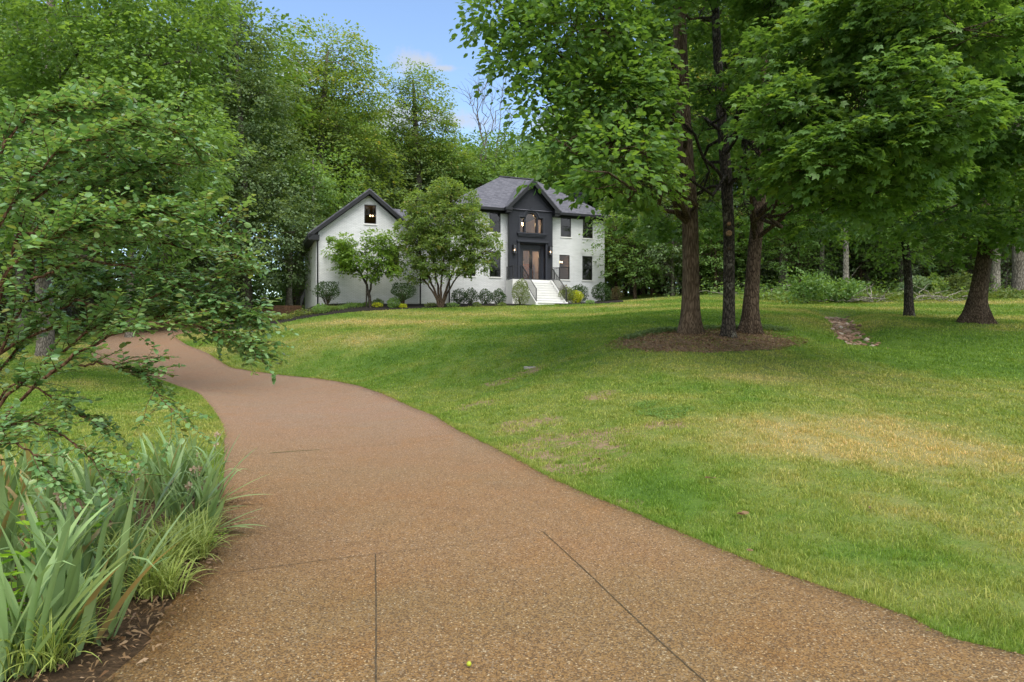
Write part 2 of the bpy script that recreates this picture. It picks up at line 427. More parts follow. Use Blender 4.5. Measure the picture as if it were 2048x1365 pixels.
def make_drive():
    m, t, out = mat('exposed_aggregate'); h = NT(t)
    tc = h.n('ShaderNodeTexCoord'); c = tc.outputs['Object']
    vo = h.n('ShaderNodeTexVoronoi'); vo.inputs['Scale'].default_value = 118; h.l(c, vo.inputs['Vector'])
    ve = h.n('ShaderNodeTexVoronoi', feature='DISTANCE_TO_EDGE'); ve.inputs['Scale'].default_value = 118; h.l(c, ve.inputs['Vector'])
    sp = h.n('ShaderNodeSeparateColor'); h.l(vo.outputs['Color'], sp.inputs[0])
    stone = h.ramp(sp.outputs[0], [(0, (.085, .055, .032)), (.28, (.150, .090, .043)), (.52, (.243, .145, .060)), (.76, (.310, .193, .086)), (.93, (.20, .15, .105)), (.99, (.50, .40, .27))])
    paste = (.110, .066, .034)
    edge = h.maprange(ve.outputs[0], .0, .055)
    col = h.mix(edge, paste, stone)
    vb = h.n('ShaderNodeTexVoronoi'); vb.inputs['Scale'].default_value = 62; h.l(c, vb.inputs['Vector'])
    sb = h.n('ShaderNodeSeparateColor'); h.l(vb.outputs['Color'], sb.inputs[0])
    big = h.math('MULTIPLY', h.math('GREATER_THAN', sb.outputs[1], .93), h.math('LESS_THAN', vb.outputs['Distance'], .26))
    col = h.mix(h.math('MULTIPLY', big, .45), col, h.ramp(sb.outputs[0], [(0, (.10, .07, .05)), (.5, (.42, .24, .09)), (1, (.5, .42, .30))]))
    # weathering of the slab: pinkish and rusty areas, a darker olive tint on the near slab
    n1 = h.noise(c, .55, 4, .6); n2 = h.noise(c, 2.1, 5, .65)
    col = h.mix(h.maprange(n1, .35, .7, 0, .75), col, h.mix(1.0, col, (1.08, .94, .88), 'MULTIPLY'))
    col = h.mix(h.maprange(n2, .55, .75, 0, .5), col, h.mix(1.0, col, (.72, .70, .68), 'MULTIPLY'))
    sep = h.n('ShaderNodeSeparateXYZ'); h.l(c, sep.inputs[0])
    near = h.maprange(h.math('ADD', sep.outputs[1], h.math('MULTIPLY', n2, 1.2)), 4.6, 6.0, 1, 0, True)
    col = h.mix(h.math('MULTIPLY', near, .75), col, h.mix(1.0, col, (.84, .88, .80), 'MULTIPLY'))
    rust = h.maprange(h.noise(c, .9, 6, .72, .8), .52, .66, 0, .55)
    col = h.mix(rust, col, h.mix(1.0, col, (1.06, .90, .70), 'MULTIPLY'))
    stain = h.maprange(h.noise(c, 3.3, 5, .7), .60, .72, 0, .45)
    col = h.mix(stain, col, h.mix(1.0, col, (.66, .68, .68), 'MULTIPLY'))
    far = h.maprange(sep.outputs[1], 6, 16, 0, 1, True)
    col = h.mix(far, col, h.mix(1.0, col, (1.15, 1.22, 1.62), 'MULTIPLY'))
    hh = h.math('ADD', h.math('MULTIPLY', edge, .6), sp.outputs[2])
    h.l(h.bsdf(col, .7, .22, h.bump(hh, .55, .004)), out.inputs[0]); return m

def make_mulch(name, a, b, c3=None, sc=22):
    m, t, out = mat(name); h = NT(t); c = h.coord((1, 1.6, 1))
    n = h.noise(c, sc, 6, .75, .6)
    st = [(.32, a), (.6, b)] + ([(.74, c3)] if c3 else [])
    col = h.ramp(n, st)
    if c3:
        col = h.mix(h.maprange(h.noise(h.coord(), 1.7, 4), .5, .68), col, (.13, .13, .045))
    h.l(h.bsdf(col, .9, .1, h.bump(n, 1.0, .04)), out.inputs[0]); return m

def brickmat(name, base, mortar, var, bump=.6, axis='XZ', rough=.6):
    m, t, out = mat(name); h = NT(t)
    tc = h.n('ShaderNodeTexCoord'); sp = h.n('ShaderNodeSeparateXYZ'); h.l(tc.outputs['Object'], sp.inputs[0])
    cb = h.n('ShaderNodeCombineXYZ')
    h.l(h.math('ADD', sp.outputs[0], sp.outputs[1]), cb.inputs[0]); h.l(sp.outputs[2], cb.inputs[1])
    br = h.n('ShaderNodeTexBrick'); br.inputs['Scale'].default_value = 1.0
    br.inputs['Brick Width'].default_value = .22; br.inputs['Row Height'].default_value = .075; br.inputs['Mortar Size'].default_value = .009
    br.inputs['Mortar Smooth'].default_value = .3
    br.inputs['Color1'].default_value = (*base, 1); br.inputs['Color2'].default_value = (*(x * (1 - var) for x in base), 1)
    br.inputs['Mortar'].default_value = (*mortar, 1); h.l(cb.outputs[0], br.inputs['Vector'])
    n = h.noise(tc.outputs['Object'], 1.1, 5, .6)
    n2 = h.noise(tc.outputs['Object'], 26, 3, .6)
    rows = h.noise(h.coord((1.6, 1.6, 9.0)), 1.0, 6, .75)
    brc = h.mix(h.maprange(rows, .38, .62, 0, .8), br.outputs[0], h.mix(1.0, br.outputs[0], (.84, .85, .85), 'MULTIPLY'))
    col = h.mix(h.maprange(n, .4, .75, 0, .5), brc, h.mix(1.0, brc, (.90, .90, .88), 'MULTIPLY'))
    hh = h.math('ADD', h.math('MULTIPLY', br.outputs['Fac'], -1.0), h.math('MULTIPLY', n2, .5))
    h.l(h.bsdf(col, rough, .3, h.bump(hh, bump, .012)), out.inputs[0]); return m
def shinglemat(name):
    m, t, out = mat(name); h = NT(t)
    tc = h.n('ShaderNodeTexCoord'); sp = h.n('ShaderNodeSeparateXYZ'); h.l(tc.outputs['Object'], sp.inputs[0])
    cb = h.n('ShaderNodeCombineXYZ'); h.l(h.math('ADD', sp.outputs[0], h.math('MULTIPLY', sp.outputs[1], .35)), cb.inputs[0]); h.l(sp.outputs[2], cb.inputs[1])
    br = h.n('ShaderNodeTexBrick'); br.inputs['Scale'].default_value = 1.0
    br.inputs['Brick Width'].default_value = .30; br.inputs['Row Height'].default_value = .10; br.inputs['Mortar Size'].default_value = .008
    br.inputs['Color1'].default_value = (.078, .080, .100, 1); br.inputs['Color2'].default_value = (.150, .150, .178, 1)
    br.inputs['Mortar'].default_value = (.045, .045, .055, 1); h.l(cb.outputs[0], br.inputs['Vector'])
    n = h.noise(tc.outputs['Object'], 9, 4, .7)
    col = h.mix(h.maprange(n, .3, .7, 0, .5), br.outputs[0], (.09, .092, .115))
    h.l(h.bsdf(col, .85, .25, h.bump(br.outputs['Fac'], -.5, .02)), out.inputs[0]); return m
def glassmat(name, tint=(.55, .55, .55), refl=.25):
    m, t, out = mat(name); h = NT(t)
    tr = h.n('ShaderNodeBsdfTransparent'); tr.inputs[0].default_value = (*tint, 1)
    gl = h.n('ShaderNodeBsdfGlossy'); gl.inputs['Roughness'].default_value = .02; gl.inputs[0].default_value = (.9, .9, .9, 1)
    lw = h.n('ShaderNodeFresnel'); lw.inputs[0].default_value = 1.5
    f = h.math('ADD', lw.outputs[0], refl)
    mx = h.n('ShaderNodeMixShader'); h.l(f, mx.inputs[0]); h.l(tr.outputs[0], mx.inputs[1]); h.l(gl.outputs[0], mx.inputs[2])
    h.l(mx.outputs[0], out.inputs[0]); return m
def emitmat(name, col, s):
    m, t, out = mat(name); h = NT(t); e = h.n('ShaderNodeEmission'); e.inputs[0].default_value = (*col, 1); e.inputs[1].default_value = s
    h.l(e.outputs[0], out.inputs[0]); return m
def stripemat(name, body, edge):
    m, t, out = mat(name); h = NT(t); a = h.attr('across'); r = h.attr('rnd')
    if edge:
        col = h.ramp(a, [(0, body), (.28, body), (.42, edge), (.75, edge), (.95, body)])
    else:
        col = h.mix(r, body, tuple(min(1, x * 1.7) for x in body))
        vein = h.n('ShaderNodeTexNoise')
        col = h.mix(h.maprange(h.math('SINE', h.math('MULTIPLY', a, 40.)), .3, 1, 0, .25), col, h.mix(1.0, col, (1.3, 1.3, 1.25), 'MULTIPLY'))
    lv = h.attr('along')
    if not edge:
        col = h.mix(h.maprange(h.math('MULTIPLY', lv, h.math('ADD', r, .25)), 1.02, 1.16), col, (.36, .25, .12))
        col = h.mix(h.maprange(h.math('FRACT', h.math('MULTIPLY', r, 7.31)), .0, 1.0, 0, .55), col, h.mix(1.0, col, (.62, .80, .85), 'MULTIPLY'))
        col = h.mix(h.maprange(h.math('FRACT', h.math('MULTIPLY', r, 23.7)), .93, .95), col, (.42, .30, .13))
    p = h.bsdf(col, .42, .35); tr = h.n('ShaderNodeBsdfTranslucent'); h.l(h.mix(1.0, col, (1.5, 1.5, .8), 'MULTIPLY'), tr.inputs[0])
    mx = h.n('ShaderNodeMixShader'); mx.inputs[0].default_value = .22
    h.l(p, mx.inputs[1]); h.l(tr.outputs[0], mx.inputs[2]); h.l(mx.outputs[0], out.inputs[0]); return m

M = {}
M['lawn'] = make_lawn(); M['blade'] = make_blade(); M['drive'] = make_drive()
M['black_mulch'] = make_mulch('black_mulch', (.008, .008, .008), (.035, .030, .028))
M['brown_mulch'] = make_mulch('brown_mulch', (.075, .050, .032), (.20, .14, .09), (.36, .28, .19), 12)
M['dirt'] = make_mulch('garden_dirt', (.05, .035, .022), (.13, .085, .05))
M['joint'] = plain('joint_filler', (.085, .065, .042), .9, .1, .4, 30, .5)
M['moss'] = plain('joint_moss', (.05, .075, .02), .9, .1, .5, 30, .5)
M['white_brick'] = brickmat('white_painted_brick', (.82, .835, .86), (.56, .575, .60), .07, 1.2)
M['dark_brick'] = brickmat('charcoal_painted_brick', (.025, .028, .040), (.018, .020, .028), .12, .5)
M['tan_brick'] = brickmat('tan_brick', (.42, .33, .25), (.45, .40, .34), .3, .4)
M['shingle'] = shinglemat('grey_shingles')
M['trim'] = plain('black_trim', (.008, .009, .012), .45, .4, .1, 5)
M['charcoal'] = plain('charcoal_trim', (.024, .027, .038), .5, .35, .1, 5)
M['frame'] = plain('black_window_frame', (.010, .010, .012), .35, .5, .1, 5)
M['sill'] = plain('white_sill', (.68, .68, .67), .6, .3, .08, 8)
M['glass'] = glassmat('window_glass', (.6, .6, .6), .0)
M['clear'] = glassmat('clear_glass', (.9, .9, .9), .0)
M['blind'] = plain('dark_blind', (.060, .060, .062), .7, .2, .15, 3)
M['pale_blind'] = plain('pale_blind', (.35, .37, .40), .7, .2, .15, 3)
M['step'] = plain('white_step', (.70, .70, .69), .6, .3, .06, 4, .1)
M['interior'] = plain('beige_interior', (.42, .33, .24), .8, .2, .1, 2)
M['ceiling'] = plain('white_ceiling', (.75, .73, .70), .8, .2, .03, 2)
M['scar'] = plain('healed_scar', (.20, .125, .07), .8, .2, .4, 30, .4)
M['wood'] = plain('brown_wood', (.30, .13, .045), .5, .3, .3, 4)
M['bulb'] = emitmat('warm_bulb', (1.0, .66, .34), 42.0); M['dim_bulb'] = emitmat('dim_warm_bulb', (1.0, .60, .28), 9.0)
M['concrete'] = plain('concrete', (.34, .33, .30), .85, .2, .2, 12, .3)
M['darkhole'] = plain('dark_plastic', (.03, .03, .03), .7, .3, .2, 12)
M['timber'] = barkmat('retaining_timber', (.10, .055, .035), (.22, .13, .085), (2, 2, 14), .5)
M['stone'] = plain('tan_fieldstone', (.33, .25, .19), .85, .2, .45, 3.1, .5)
M['rock'] = None
M['bark_shaggy'] = barkmat('shaggy_bark', (.115, .080, .052), (.26, .195, .135), (10, 10, 1.1), 1.0)
M['bark_dark'] = barkmat('dark_bark', (.040, .034, .028), (.125, .105, .085), (8, 8, 2.4), 1.0, (.17, .16, .13))
M['bark_brown'] = barkmat('brown_bark', (.075, .052, .036), (.19, .14, .10), (9, 9, 2.0), .9)
M['bark_grey'] = barkmat('grey_bark', (.13, .115, .095), (.32, .29, .25), (7, 7, 1.8), .7)
M['bark_pale'] = barkmat('pale_bark', (.22, .20, .17), (.45, .42, .36), (5, 5, 1.6), .6)
M['twig'] = barkmat('reddish_twig', (.10, .050, .028), (.24, .14, .085), (12, 12, 3), .4)
M['leaf_maple'] = leafmat('maple_leaf', (0.060, 0.137, 0.039), (0.152, 0.267, 0.071), .45, accent=(.16, .24, .03))
M['leaf_mid'] = leafmat('mid_leaf', (0.090, 0.178, 0.052), (0.200, 0.327, 0.098), .40)
M['leaf_dark'] = leafmat('dark_leaf', (0.056, 0.131, 0.037), (0.158, 0.263, 0.067), .35)
M['leaf_yellow'] = leafmat('yellow_green_leaf', (0.096, 0.178, 0.046), (0.216, 0.304, 0.089), .45, accent=(.30, .24, .08))
M['leaf_blue'] = leafmat('blue_green_leaf', (0.072, 0.134, 0.062), (0.173, 0.246, 0.115), .35)
M['leaf_crape'] = leafmat('small_oval_leaf', (0.087, 0.199, 0.070), (0.240, 0.388, 0.165), .30, rough=.28, spec=.6, accent=(.20, .22, .06))
M['leaf_dogwood'] = leafmat('dogwood_leaf', (0.081, 0.172, 0.030), (0.196, 0.310, 0.052), .45)
M['leaf_box'] = leafmat('shrub_leaf', (0.019, 0.050, 0.012), (0.053, 0.107, 0.025), .25)
M['leaf_feather'] = leafmat('pale_shrub_leaf', (0.086, 0.132, 0.034), (0.178, 0.230, 0.069), .35)
M['leaf_gold'] = leafmat('golden_leaf', (0.230, 0.299, 0.014), (0.483, 0.517, 0.034), .35)
M['leaf_lime'] = leafmat('lime_leaf', (0.127, 0.276, 0.021), (0.276, 0.460, 0.046), .4)
M['leaf_bronze'] = leafmat('bronze_leaf', (0.103, 0.098, 0.046), (0.230, 0.184, 0.092), .3)
M['leaf_weed'] = leafmat('weed_leaf', (0.069, 0.138, 0.029), (0.184, 0.230, 0.081), .35)
M['iris'] = stripemat('iris_leaf', (.20, .275, .115), None)
M['liriope'] = stripemat('striped_leaf', (.09, .19, .025), (.52, .56, .16))
M['stalk'] = plain('flower_stalk', (.16, .22, .09), .6, .3, .2, 10)
M['wilted'] = leafmat('wilted_petal', (0.345, 0.230, 0.138), (0.713, 0.575, 0.437), .3, (1.1, 1.0, .9))
M['dry'] = leafmat('dry_leaf', (0.129, 0.069, 0.032), (0.290, 0.193, 0.104), .2, (1.1, 1.0, .9))
M['fruit'] = plain('yellow_green_fruit', (.36, .42, .03), .4, .4, .15, 60)
# ------------------------------------------------------------------ ground, driveway, beds
def resample(pts, n, smooth=True):
    p = np.array([tuple(q)[:2] for q in pts], float)
    if smooth:                                    # Catmull-Rom
        q = np.vstack([2 * p[0] - p[1], p, 2 * p[-1] - p[-2]]); o = []
        for i in range(1, len(q) - 2):
            t = np.linspace(0, 1, 12, endpoint=False)[:, None]
            a, b, c_, d = q[i-1], q[i], q[i+1], q[i+2]
            o.append(.5 * (2*b + (c_ - a)*t + (2*a - 5*b + 4*c_ - d)*t**2 + (3*b - a - 3*c_ + d)*t**3))
        p = np.vstack(o + [q[-2:-1]])
    L = np.r_[0, np.cumsum(np.linalg.norm(np.diff(p, axis=0), axis=1))]
    t = np.linspace(0, L[-1], n)
    return np.stack([np.interp(t, L, p[:, 0]), np.interp(t, L, p[:, 1])], -1)
def inside(x, y, poly):
    poly = np.asarray(poly); r = np.zeros(x.shape, bool); j = len(poly) - 1
    for i in range(len(poly)):
        xi, yi = poly[i]; xj, yj = poly[j]
        if yi != yj: r ^= ((yi > y) != (yj > y)) & (x < (xj - xi) * (y - yi) / (yj - yi) + xi)
        j = i
    return r
def vnoise(x, y, s, seed=0):
    r = np.random.default_rng(seed); o = 0
    for k in range(5):
        a = r.uniform(0, 6.3); f = s * r.uniform(.6, 1.7)
        o = o + np.sin(f * (x * math.cos(a) + y * math.sin(a)) + r.uniform(0, 6.3) + 1.3 * np.sin(f * .7 * (x * math.sin(a) - y * math.cos(a))))
    return o / 5
def wood_edge(x):
    return np.interp(x, [-70, -34, -26, -19, -16, 9, 14, 15.5, 28, 70], [24, 36, 60, 64, 68, 66, 58, 45, 40, 38])
def ground_sheet():
    n = 430; k = math.asinh(420 / 6.0)
    s = np.linspace(-1, 1, n); xs = 6 * np.sinh(s * k); ys = 9 + 6 * np.sinh(s * k)
    X, Y = np.meshgrid(xs, ys)
    Z = terrain(X, Y)
    i = np.arange(n - 1)[:, None]; j = np.arange(n - 1)[None]
    Q = np.stack([i*n + j, i*n + j + 1, (i+1)*n + j + 1, (i+1)*n + j], -1).reshape(-1, 4)
    wd = np.clip((Y - wood_edge(X)) / 6 + .5, 0, 1)
    me = np_mesh('lawn', np.stack([X, Y, Z], -1).reshape(-1, 3), Q, 4, True, {'wood': wd.ravel()})
    return tag(link('lawn', me, M['lawn']), 'mown lawn rising from the driveway to the house and woods', kind='structure')
ground_sheet()

def xy(px, py): p = ground_at(px, py); return (p.x, p.y)
L_edge = [(-4.2, -8), (-2.6, -1), (-2.02, 2.2)] + [xy(*q) for q in [(262,1330),(325,1240),(395,1140),(432,1060),(446,990),(450,920),(448,885),(440,850),(416,812),(385,785),(320,762),(245,745),(200,726),(183,708),(190,692),(204,678)]] + [(-24.3, 43), (-24, 50)]
R_edge = [(26, -9), (12, -2.2), (5.2, 1.6)] + [xy(*q) for q in [(2048,1322),(1850,1255),(1700,1200),(1500,1130),(1240,1020),(1100,960),(960,885),(900,853),(830,819),(778,795),(737,780),(693,768.5),(643,760),(600,755.5),(558,751),(520,746),(488,741),(455,733),(415,708),(372,690),(352,671)]] + [(-19.3, 43), (-17.5, 50)]
def two(pts, k, n1, n2):
    a = resample(pts[:k + 1], n1); b = resample(pts[k:], n2); return np.vstack([a[:-1], b])
LE = two(L_edge, 7, 90, 190); RE = two(R_edge, 7, 90, 190)
def wobble(P_, amp, seed):
    r = np.random.default_rng(seed); k = np.arange(len(P_)); o = sum(np.sin(k * f + r.uniform(0, 6.3)) for f in (.35, .83, 1.7, 2.9)) / 4 + r.normal(0, .35, len(P_))
    T = np.gradient(P_, axis=0); T /= np.linalg.norm(T, axis=1)[:, None] + 1e-9
    return P_ + np.stack([-T[:, 1], T[:, 0]], -1) * (o * amp)[:, None]
LE = wobble(two(L_edge, 7, 180, 300), .011, 1); RE = wobble(two(R_edge, 7, 180, 300), .011, 2)
def ribbon(name, A, B, mat_, lift, m=8, kind='structure', label=None, ragged=0.0):
    t = np.linspace(0, 1, m + 1)[None, :, None]
    G = A[:, None] * (1 - t) + B[:, None] * t
    if ragged:
        G[:, 0] += rng.normal(0, ragged, G[:, 0].shape); G[:, -1] += rng.normal(0, ragged, G[:, -1].shape)
    Z = terrain(G[..., 0], G[..., 1]) + lift
    V = np.concatenate([G, Z[..., None]], -1).reshape(-1, 3); n = len(A); w = m + 1
    # skirt so the slab has a real edge
    lo = V.copy(); lo[:, 2] -= .12
    i = np.arange(n - 1)[:, None]; j = np.arange(m)[None]
    Q = np.stack([i*w + j, i*w + j + 1, (i+1)*w + j + 1, (i+1)*w + j], -1).reshape(-1, 4)
    N = len(V); ii = np.arange(n - 1)
    S1 = np.stack([ii*w, (ii+1)*w, (ii+1)*w + N, ii*w + N], -1)
    S2 = np.stack([ii*w + m, ii*w + m + N, (ii+1)*w + m + N, (ii+1)*w + m], -1)
    me = np_mesh(name, np.vstack([V, lo]), np.vstack([Q, S1, S2]), 4, False)
    return tag(link(name, me, mat_), label, kind=kind)
# matched by arc so the cross lines stay short
def match(A, B, n=240):
    i = 0; out = []
    for a in A:
        d = np.hypot(B[:, 0] - a[0], B[:, 1] - a[1]); d[:i] = 1e9
        k = int(np.argmin(d[:i + 25])) if i + 25 < len(B) else int(np.argmin(d))
        i = max(i, k); out.append(B[i])
    return np.array(out)
ribbon('driveway', LE, RE, M['drive'], .03, 14, label='curving brown exposed aggregate driveway')
DRIVE_POLY = np.vstack([LE, RE[::-1]])

def on_drive(px, py, z=.034):
    d = (EYE - z) * F / (py - HY)
    if py > 1000: return Vector(((px - CX) / F * d, d, z))
    p = ground_at(px, py); return Vector((p.x, p.y, p.z + .034))
def joint(pts, w, mat_, name='joint', z=.034):
    pl = [on_drive(*q) for q in pts]; o = MB()
    ps = resample([(p.x, p.y) for p in pl], 60)
    ps = ps + rng.normal(0, w * .12, ps.shape)
    V = []; 
    T = np.gradient(ps, axis=0); T /= np.linalg.norm(T, axis=1)[:, None]; Nn = np.stack([-T[:, 1], T[:, 0]], -1)
    ww = w * (1 + rng.normal(0, .2, len(ps)))[:, None] / 2
    A = ps + Nn * ww; B = ps - Nn * ww
    zz = terrain(ps[:, 0], ps[:, 1]) + .034
    V = np.vstack([np.c_[A, zz], np.c_[B, zz]]); n = len(ps); i = np.arange(n - 1)
    me = np_mesh(name, V, np.stack([i, i + n, i + n + 1, i + 1], -1))
    return tag(link(name, me, mat_), kind='structure')
joint([(751,1106),(752,1200),(752,1300),(752,1400)], .010, M['joint'])
joint([(1086,1062),(1128,1100),(1180,1148),(1250,1215),(1330,1290),(1425,1375)], .007, M['joint'])
joint([(462,919),(560,910),(700,899),(830,889),(935,879)], .008, M['joint'])
joint([(540,911),(580,908),(640,904)], .022, M['moss'])
joint([(443,1147),(560,1130),(660,1117),(751,1106)], .006, M['joint'])
joint([(751,1106),(860,1094),(960,1083),(1086,1062)], .005, M['joint'])

def sheet(name, poly, mat_, lift=.015, rings=9, ragged=.05, label=None):
    """blob shaped bed laid on the terrain"""
    p = resample(list(poly) + [poly[0]], 91)[:-1]; n = len(p); c = p.mean(0)
    nz = 1 + ragged * vnoise(p[:, 0] * 3, p[:, 1] * 3, 2.0, 5)[:, None]
    p = c + (p - c) * nz
    rr = np.linspace(0, 1, rings + 1)[1:]
    V = [np.r_[c, 0][None]] + [np.c_[c + (p - c) * r, np.zeros(n)] for r in rr]
    V = np.vstack(V); V[:, 2] = terrain(V[:, 0], V[:, 1]) + lift
    V[-n:, 2] -= lift + .03
    j = np.arange(n); fs = []
    for r in range(rings - 1):
        a = 1 + r * n; fs.append(np.stack([a + j, a + (j + 1) % n, a + n + (j + 1) % n, a + n + j], -1))
    fs.append(np.stack([np.zeros(n // 2, int), 1 + j[::2], 1 + (j[::2] + 1) % n, 1 + (j[::2] + 2) % n], -1))
    o = link(name, np_mesh(name, V, np.vstack(fs), 4, True), mat_)
    return tag(o, label, kind='structure'), p
TB = [xy(*q) for q in [(1222,692),(1255,699),(1320,704),(1420,706),(1540,701),(1600,690),(1570,674),(1500,664),(1400,662),(1330,666),(1262,676)]]
_, TREE_BED = sheet('mulch_bed', TB, M['brown_mulch'], .02, 9, .10, 'brown mulch and dry clippings round the three trees')
IB = [(-2.2, 1.0), (-1.85, 2.3)] + [xy(*q) for q in [(300,1345),(370,1240),(440,1140),(470,1070),(478,1000),(470,960),(400,950),(330,955),(240,975),(120,1000)]] + [(-3.9, 5.7), (-4.6, 5.0), (-5.0, 4.0), (-5, 2), (-4, 1)]
_, IRIS_BED = sheet('garden_bed', IB, M['dirt'], .016, 9, .0, 'dirt and leaf litter under the irises')
# black mulch strip in front of the house
HA = math.radians(21.4); HU = np.array([math.cos(HA), math.sin(HA)]); HV = np.array([-math.sin(HA), math.cos(HA)])
H0 = np.array([96 / 1365 * 50, 50.0]); HZ = 4.4
def hw(s, off): return tuple(H0 + HU * s + HV * off)
MO1 = resample([xy(*q) for q in [(408,669),(470,664),(525,656),(580,643),(650,631),(700,625),(780,620),(860,616.5),(940,614),(1000,612.5),(1066,611.5)]], 120)
MI1 = resample([xy(*q) for q in [(415,664),(470,655),(530,644),(590,632)]] + [hw(-18.6, -2.2), hw(-17.3, -1.3), hw(-14, -1.3), hw(-10.9, -1.3), hw(-8.4, .2), hw(-6, .1), hw(-4.3, -.3)], 120)
ribbon('house_mulch_bed', MO1, MI1, M['black_mulch'], .045, 6, label='black mulch strip in front of the house', ragged=.02)
MO2 = resample([xy(*q) for q in [(1119,610.5),(1160,609),(1215,607.5),(1248,605)]], 60)
MI2 = resample([hw(-1.3, -.4), hw(1, .1), hw(3.6, .1), hw(5.2, .6)], 60)
ribbon('side_mulch_bed', MO2, MI2, M['black_mulch'], .045, 4, label='black mulch strip right of the steps', ragged=.02)
MULCH_POLYS = [np.vstack([MO1, MI1[::-1]]), np.vstack([MO2, MI2[::-1]])]

# ------------------------------------------------------------------ grass
def soil_at(x, y):
    f = np.zeros(x.shape)
    for sx, sy, r in SOIL: f = np.maximum(f, np.clip(1 - np.hypot(x - sx, y - sy) / (r * 1.3), 0, 1))
    return f
def blades(name, x, y, hgt, wid, label, mat_='blade', lean=.35):
    n = len(x); z = terrain(x, y)
    a = rng.uniform(0, 6.283, n); la = rng.uniform(0, 6.283, n); ln = np.abs(rng.normal(0, lean, n)) + .08
    w = wid / 2
    base = np.stack([x, y, z - .005], -1); side = np.stack([np.cos(a) * w, np.sin(a) * w, np.zeros(n)], -1)
    ld = np.stack([np.cos(la), np.sin(la), np.zeros(n)], -1)
    mid = base + ld * (hgt * ln * .35)[:, None] + np.array([0, 0, 1]) * (hgt * .6)[:, None]
    tip = base + ld * (hgt * ln * 1.15)[:, None] + np.array([0, 0, 1]) * (hgt * np.sqrt(np.clip(1 - (ln * .8) ** 2, .15, 1)))[:, None]
    V = np.stack([base - side, base + side, mid + side * .75, mid - side * .75, tip], 1)
    # two faces: quad + (quad degenerate as kite) -> use a kite for the tip
    V = V.reshape(-1, 3); k = np.arange(n) * 5
    T = np.concatenate([np.stack([k, k+1, k+2], -1), np.stack([k, k+2, k+3], -1), np.stack([k+3, k+2, k+4], -1)])
    me = np_mesh(name, V, T, 3, False, {'rnd': np.repeat(rng.random(n), 5)})
    return tag(link(name, me, M[mat_]), label, 'grass', kind='stuff')
def lawn_points(n, d0, d1, power, ang=(-39, 39)):
    # density falls as distance^-power
    e = 2 - power; u = rng.random(n); d = (d0**e + u * (d1**e - d0**e)) ** (1 / e)
    th = np.radians(rng.uniform(ang[0], ang[1], n))
    return d * np.sin(th), d * np.cos(th)
x, y = lawn_points(1150000, 3.2, 44, 1.62, (-43, 46))
ok = ~inside(x, y, DRIVE_POLY) & ~inside(x, y, IRIS_BED)
ok &= ~(inside(x, y, TREE_BED) & (rng.random(len(x)) > .28 + .3 * vnoise(x, y, 2.5, 8)))
for mp in MULCH_POLYS: ok &= ~inside(x, y, mp)
sf = soil_at(x, y); ok &= rng.random(len(x)) > sf * (.75 + .8 * vnoise(x, y, 6.0, 12))
ok &= ~(seg_dist(x, y, CREEK) < .38)
cl = vnoise(x, y, 9.0, 3) + .6 * vnoise(x, y, 23.0, 4)
ok &= rng.random(len(x)) < .62 + .5 * cl
x, y, cl = x[ok], y[ok], cl[ok]
d = np.hypot(x, y)
blades('lawn_grass', x, y, (.030 + .018 * cl) * rng.uniform(.6, 1.5, len(x)) * (1 + d / 60), np.clip(.0044 * d / 4.0, .0042, .034), 'short green and straw coloured lawn grass blades', lean=.55)
nc = 1500; cx0, cy0 = lawn_points(nc, 3.4, 22, 1.3); kk = rng.integers(0, nc, 42000); rr0 = rng.uniform(.02, .10, nc)[kk]
tx = cx0[kk] + rng.normal(0, 1, len(kk)) * rr0; ty = cy0[kk] + rng.normal(0, 1, len(kk)) * rr0; td = np.hypot(tx, ty)
ok = ~inside(tx, ty, DRIVE_POLY) & ~inside(tx, ty, IRIS_BED) & ~inside(tx, ty, TREE_BED)
blades('lawn_tufts', tx[ok], ty[ok], rng.uniform(.04, .085, ok.sum()), np.clip(.005 * td[ok] / 4, .005, .02), 'slightly longer tufts of grass standing up in the lawn', lean=.7)
# longer fringe hanging over the slab edges
def fringe(edge, n, off, h, seed):
    k = rng.integers(5, len(edge) - 50, n); t = rng.random(n)
    p = edge[k] * (1 - t)[:, None] + edge[k + 1] * t[:, None]
    T = edge[k + 1] - edge[k]; T /= np.linalg.norm(T, axis=1)[:, None] + 1e-9
    N = np.stack([T[:, 1], -T[:, 0]], -1) * off
    p = p + N * (np.abs(rng.normal(0, 1, n)) * .05 - .012)[:, None]
    dd = np.hypot(p[:, 0], p[:, 1]); m_ = (dd > 3) & (dd < 34) & (rng.random(n) < np.clip(12 / dd, .1, 1)) & (p[:, 1] > 1)
    p = p[m_]; dd = dd[m_]
    return p[:, 0], p[:, 1], h * rng.uniform(.5, 1.4, len(dd)), np.clip(.0045 * dd / 4, .0045, .02)
fx, fy, fh, fw = fringe(RE, 60000, 1, .065, 1)
gx_, gy_, gh_, gw_ = fringe(LE[200:], 30000, -1, .06, 2)
blades('edge_grass', np.r_[fx, gx_], np.r_[fy, gy_], np.r_[fh, gh_], np.r_[fw, gw_], 'longer grass fringing the driveway edges', lean=.6)

